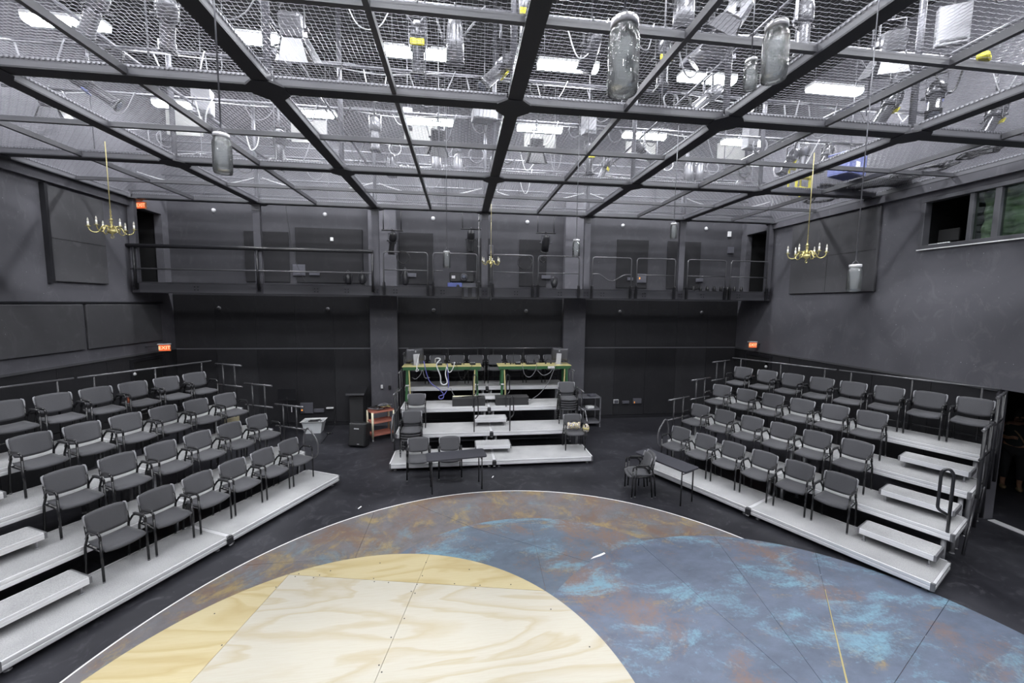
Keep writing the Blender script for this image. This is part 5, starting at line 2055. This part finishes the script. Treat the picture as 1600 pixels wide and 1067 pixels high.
def chandelier(loc, lab, R_, rz, top, cord):
    t = thing('chandelier', lab, 'chandelier', loc, rz)
    k = R_ / .3
    MB().lathe([(.004 * k, -.075 * k), (.012 * k, -.06 * k), (.006 * k, -.05 * k), (.03 * k, -.035 * k), (.066 * k, -.005 * k), (.07 * k, .012 * k), (.05 * k, .03 * k), (.02 * k, .04 * k), (.03 * k, .06 * k), (.034 * k, .08 * k), (.016 * k, .10 * k),
                (.02 * k, .15 * k), (.026 * k, .17 * k), (.014 * k, .19 * k), (.022 * k, .205 * k), (.04 * k, .212 * k), (.014 * k, .225 * k), (.01 * k, .25 * k)], 16).build('stem', 'brass', t)
    ring = [(.022 * k * math.cos(a * PI / 6), 0, -.095 * k + .022 * k * math.sin(a * PI / 6)) for a in range(12)]
    MB().tube(ring, .005 * k, 6, closed=True).build('ring', 'brass', t)
    for i in range(6):
        a = i * PI / 3 + .3
        prof = [(.025, .06), (.06, .09), (.10, .095), (.135, .06), (.16, .0), (.20, -.03), (.25, -.025), (.285, .01), (.298, .055)]
        pts = spline([(r * k * math.cos(a), r * k * math.sin(a), z * k) for r, z in prof], 4)
        arm = MB().tube(pts, .0085 * k, 6)
        arm.tube(spline([(r * k * math.cos(a), r * k * math.sin(a), z * k) for r, z in ((.10, .09), (.12, .06), (.10, .035), (.08, .05))], 3), .006 * k, 5)
        ao = arm.build('arm', 'brass', t)
        Tm = Matrix.Translation((.298 * k * math.cos(a), .298 * k * math.sin(a), .055 * k))
        MB().lathe([(.008 * k, 0), (.042 * k, .012 * k), (.044 * k, .016 * k), (.014 * k, .02 * k)], 12, T=Tm).build('drip_pan', 'brass', ao)
        MB().lathe([(.014 * k, .02 * k), (.013 * k, .095 * k)], 10, T=Tm).build('candle_tube', 'candle', ao)
        MB().lathe([(.007 * k, .095 * k), (.014 * k, .115 * k), (.009 * k, .14 * k), (.002 * k, .16 * k)], 10, T=Tm).build('bulb', 'bulb', ao)
    z = .25 * k
    ch = MB()
    n_ = 0
    zt = min(top - loc[2], z + 3)
    MB().rod((0, 0, z), (.0, 0, zt), .007, 6).build('cord', cord, t)
    for i in range(5):
        zz = z + i * .032
        pts = [(.011 * math.cos(a * PI / 4) * (1 if i % 2 else .25), .011 * math.cos(a * PI / 4) * (.25 if i % 2 else 1), zz + .02 * math.sin(a * PI / 4)) for a in range(8)]
        ch.tube(pts, .0035, 5, closed=True)
    ch.build('chain', 'gold_chain', t)


p = at_y(175, 362, 8.0)
chandelier(tuple(p), 'brass six-arm chandelier hanging at left before the tall acoustic panel', .29, .2, ZG + .12, 'gold_chain')
p = at_y(1260, 401, 6.6)
chandelier(tuple(p), 'brass six-arm chandelier hanging at right before the wide acoustic panel', .285, .12, ZG + .12, 'gold_chain')
p = at_y(767, 412, 11.2)
chandelier(tuple(p), 'brass chandelier hanging in the middle before the balcony post', .25, .0, ZG + .12, 'gold_chain')

# ================================================================ PERSON IN THE SIDE PASSAGE
P0 = at_z(1577, 762, 0)
P0.z = 0
px_, py_ = P0.x, P0.y
person = thing('person', 'person in black clothes standing in the dark side passage at right', 'person', (px_, py_, 0), 0.)
# frame: faces the stage (-x,-y); side vector s, forward vector f
f_ = Vector((-.75, -.66, 0)).normalized()
s_v = Vector((-f_.y, f_.x, 0))


def PT(a, b, z):
    v = s_v * a + f_ * b
    return (v.x, v.y, z)


def skin(name, pts, edges, radii, mat, parent, root=0, sub=2):
    me = bpy.data.meshes.new(name)
    me.from_pydata(pts, edges, [])
    o = link(name, me, parent)
    me.materials.append(MATS[mat])
    md = o.modifiers.new('skin', 'SKIN')
    md.use_smooth_shade = True
    for i, r in enumerate(radii):
        me.skin_vertices[0].data[i].radius = (r, r) if not isinstance(r, tuple) else r
        me.skin_vertices[0].data[i].use_root = (i == root)
    s = o.modifiers.new('sub', 'SUBSURF')
    s.levels = sub
    s.render_levels = sub
    return o


pts = [PT(0, 0, .95), PT(0, .0, 1.12), PT(0, .01, 1.30), PT(0, 0, 1.43), PT(0, .01, 1.50), PT(0, .03, 1.60), PT(0, .03, 1.70),
       PT(-.10, 0, .90), PT(-.11, .02, .50), PT(-.11, -.01, .10), PT(-.11, .12, .04),
       PT(.10, 0, .90), PT(.12, .06, .50), PT(.12, .02, .10), PT(.12, .15, .04),
       PT(-.18, 0, 1.40), PT(-.25, .02, 1.15), PT(-.16, .24, 1.16), PT(-.10, .33, 1.20),
       PT(.18, 0, 1.40), PT(.26, -.02, 1.13), PT(.22, .15, .98), PT(.20, .22, .95)]
ed = [(0, 1), (1, 2), (2, 3), (3, 4), (4, 5), (5, 6), (0, 7), (7, 8), (8, 9), (9, 10), (0, 11), (11, 12), (12, 13), (13, 14),
      (3, 15), (15, 16), (16, 17), (17, 18), (3, 19), (19, 20), (20, 21), (21, 22)]
rd = [.15, .135, .15, .09, .055, .085, .075, .10, .062, .04, .035, .10, .062, .04, .035, .07, .048, .036, .028, .07, .048, .036, .028]
skin('body', pts, ed, rd, 'skin', person)
# clothing: slightly larger shells
tp = [PT(0, 0, .92), PT(0, .0, 1.12), PT(0, .01, 1.30), PT(0, 0, 1.42), PT(-.18, 0, 1.39), PT(-.25, .02, 1.15), PT(-.21, .12, 1.155), PT(.18, 0, 1.39), PT(.26, -.02, 1.13), PT(.235, .09, 1.05)]
skin('shirt', tp, [(0, 1), (1, 2), (2, 3), (3, 4), (4, 5), (5, 6), (3, 7), (7, 8), (8, 9)], [.185, .175, .19, .135, .105, .068, .056, .105, .068, .056], 'cloth_teal', person)
tr = [PT(0, 0, .96), PT(-.10, 0, .88), PT(-.11, .02, .50), PT(-.11, -.01, .20), PT(.10, 0, .88), PT(.12, .06, .50), PT(.12, .02, .20)]
skin('trousers', tr, [(0, 1), (1, 2), (2, 3), (0, 4), (4, 5), (5, 6)], [.165, .12, .080, .062, .12, .080, .062], 'cloth_black', person)
for s in (-.11, .12):
    q = PT(s, .06 if s < 0 else .09, 0)
    sh = MB().lathe([(.04, 0), (.05, .02), (.05, .05), (.03, .08)], 10, T=Matrix.Translation(q) @ Matrix.Rotation(math.atan2(f_.y, f_.x), 4, 'Z') @ Matrix.Diagonal((2.4, 1, 1, 1)))
    sh.build('shoe', 'strap', person)
hr = MB().lathe([(.10, 1.56), (.115, 1.62), (.112, 1.70), (.085, 1.77), (.03, 1.80)], 14, T=Matrix.Translation(PT(0, -.005, 0)))
hr.build('hair', 'hair', person)
fc = MB()
for s in (-1, 1):
    fc.lathe([(.004, -.008), (.012, 0), (.004, .008)], 8, T=Matrix.Translation(PT(s * .035, .108, 1.645)))
fc.lathe([(.016, -.02), (.012, .01), (.006, .03)], 8, T=Matrix.Translation(PT(0, .118, 1.615)))
fc.build('face', 'hair', person)
for hs, (hx, hb, hz, dz) in enumerate(((-.10, .33, 1.20, .35), (.20, .22, .95, -.2))):
    hp_, he, hr_ = [PT(hx, hb, hz), PT(hx + .005, hb + .06, hz + .06 * dz)], [(0, 1)], [.028, .032]
    for q in range(4):
        a = (q - 1.5) * .021
        L = (.06, .072, .076, .066)[q]
        i0 = len(hp_)
        hp_ += [PT(hx + a, hb + .10, hz + .10 * dz + .004), PT(hx + a * 1.05, hb + .10 + L * .55, hz + .10 * dz - .01), PT(hx + a * 1.05, hb + .10 + L * .8, hz + .10 * dz - .045)]
        he += [(1, i0), (i0, i0 + 1), (i0 + 1, i0 + 2)]
        hr_ += [.0105, .009, .008]
    i0 = len(hp_)
    sg = 1 if hx < 0 else -1
    hp_ += [PT(hx + sg * .04, hb + .05, hz + .05 * dz), PT(hx + sg * .055, hb + .09, hz + .08 * dz)]
    he += [(0, i0), (i0, i0 + 1)]
    hr_ += [.011, .009]
    skin('hand', hp_, he, hr_, 'skin', person, 0, 1)
st_ = MB().tube(spline([PT(-.16, .05, 1.44), PT(.0, .19, 1.25), PT(.12, .19, 1.02), PT(.2, .12, .9)], 6), .016, 6)
t = thing('shoulder_bag', 'small bag with tan strap carried by the person in the passage', 'bag', (px_, py_, 0))
st_.build('strap', 'strap', t)
q = PT(.27, .16, .80)
MB().cbox(q[0] - .06, q[0] + .06, q[1] - .06, q[1] + .06, .72, .92, .02).build('pouch', 'bag_yellow', t)
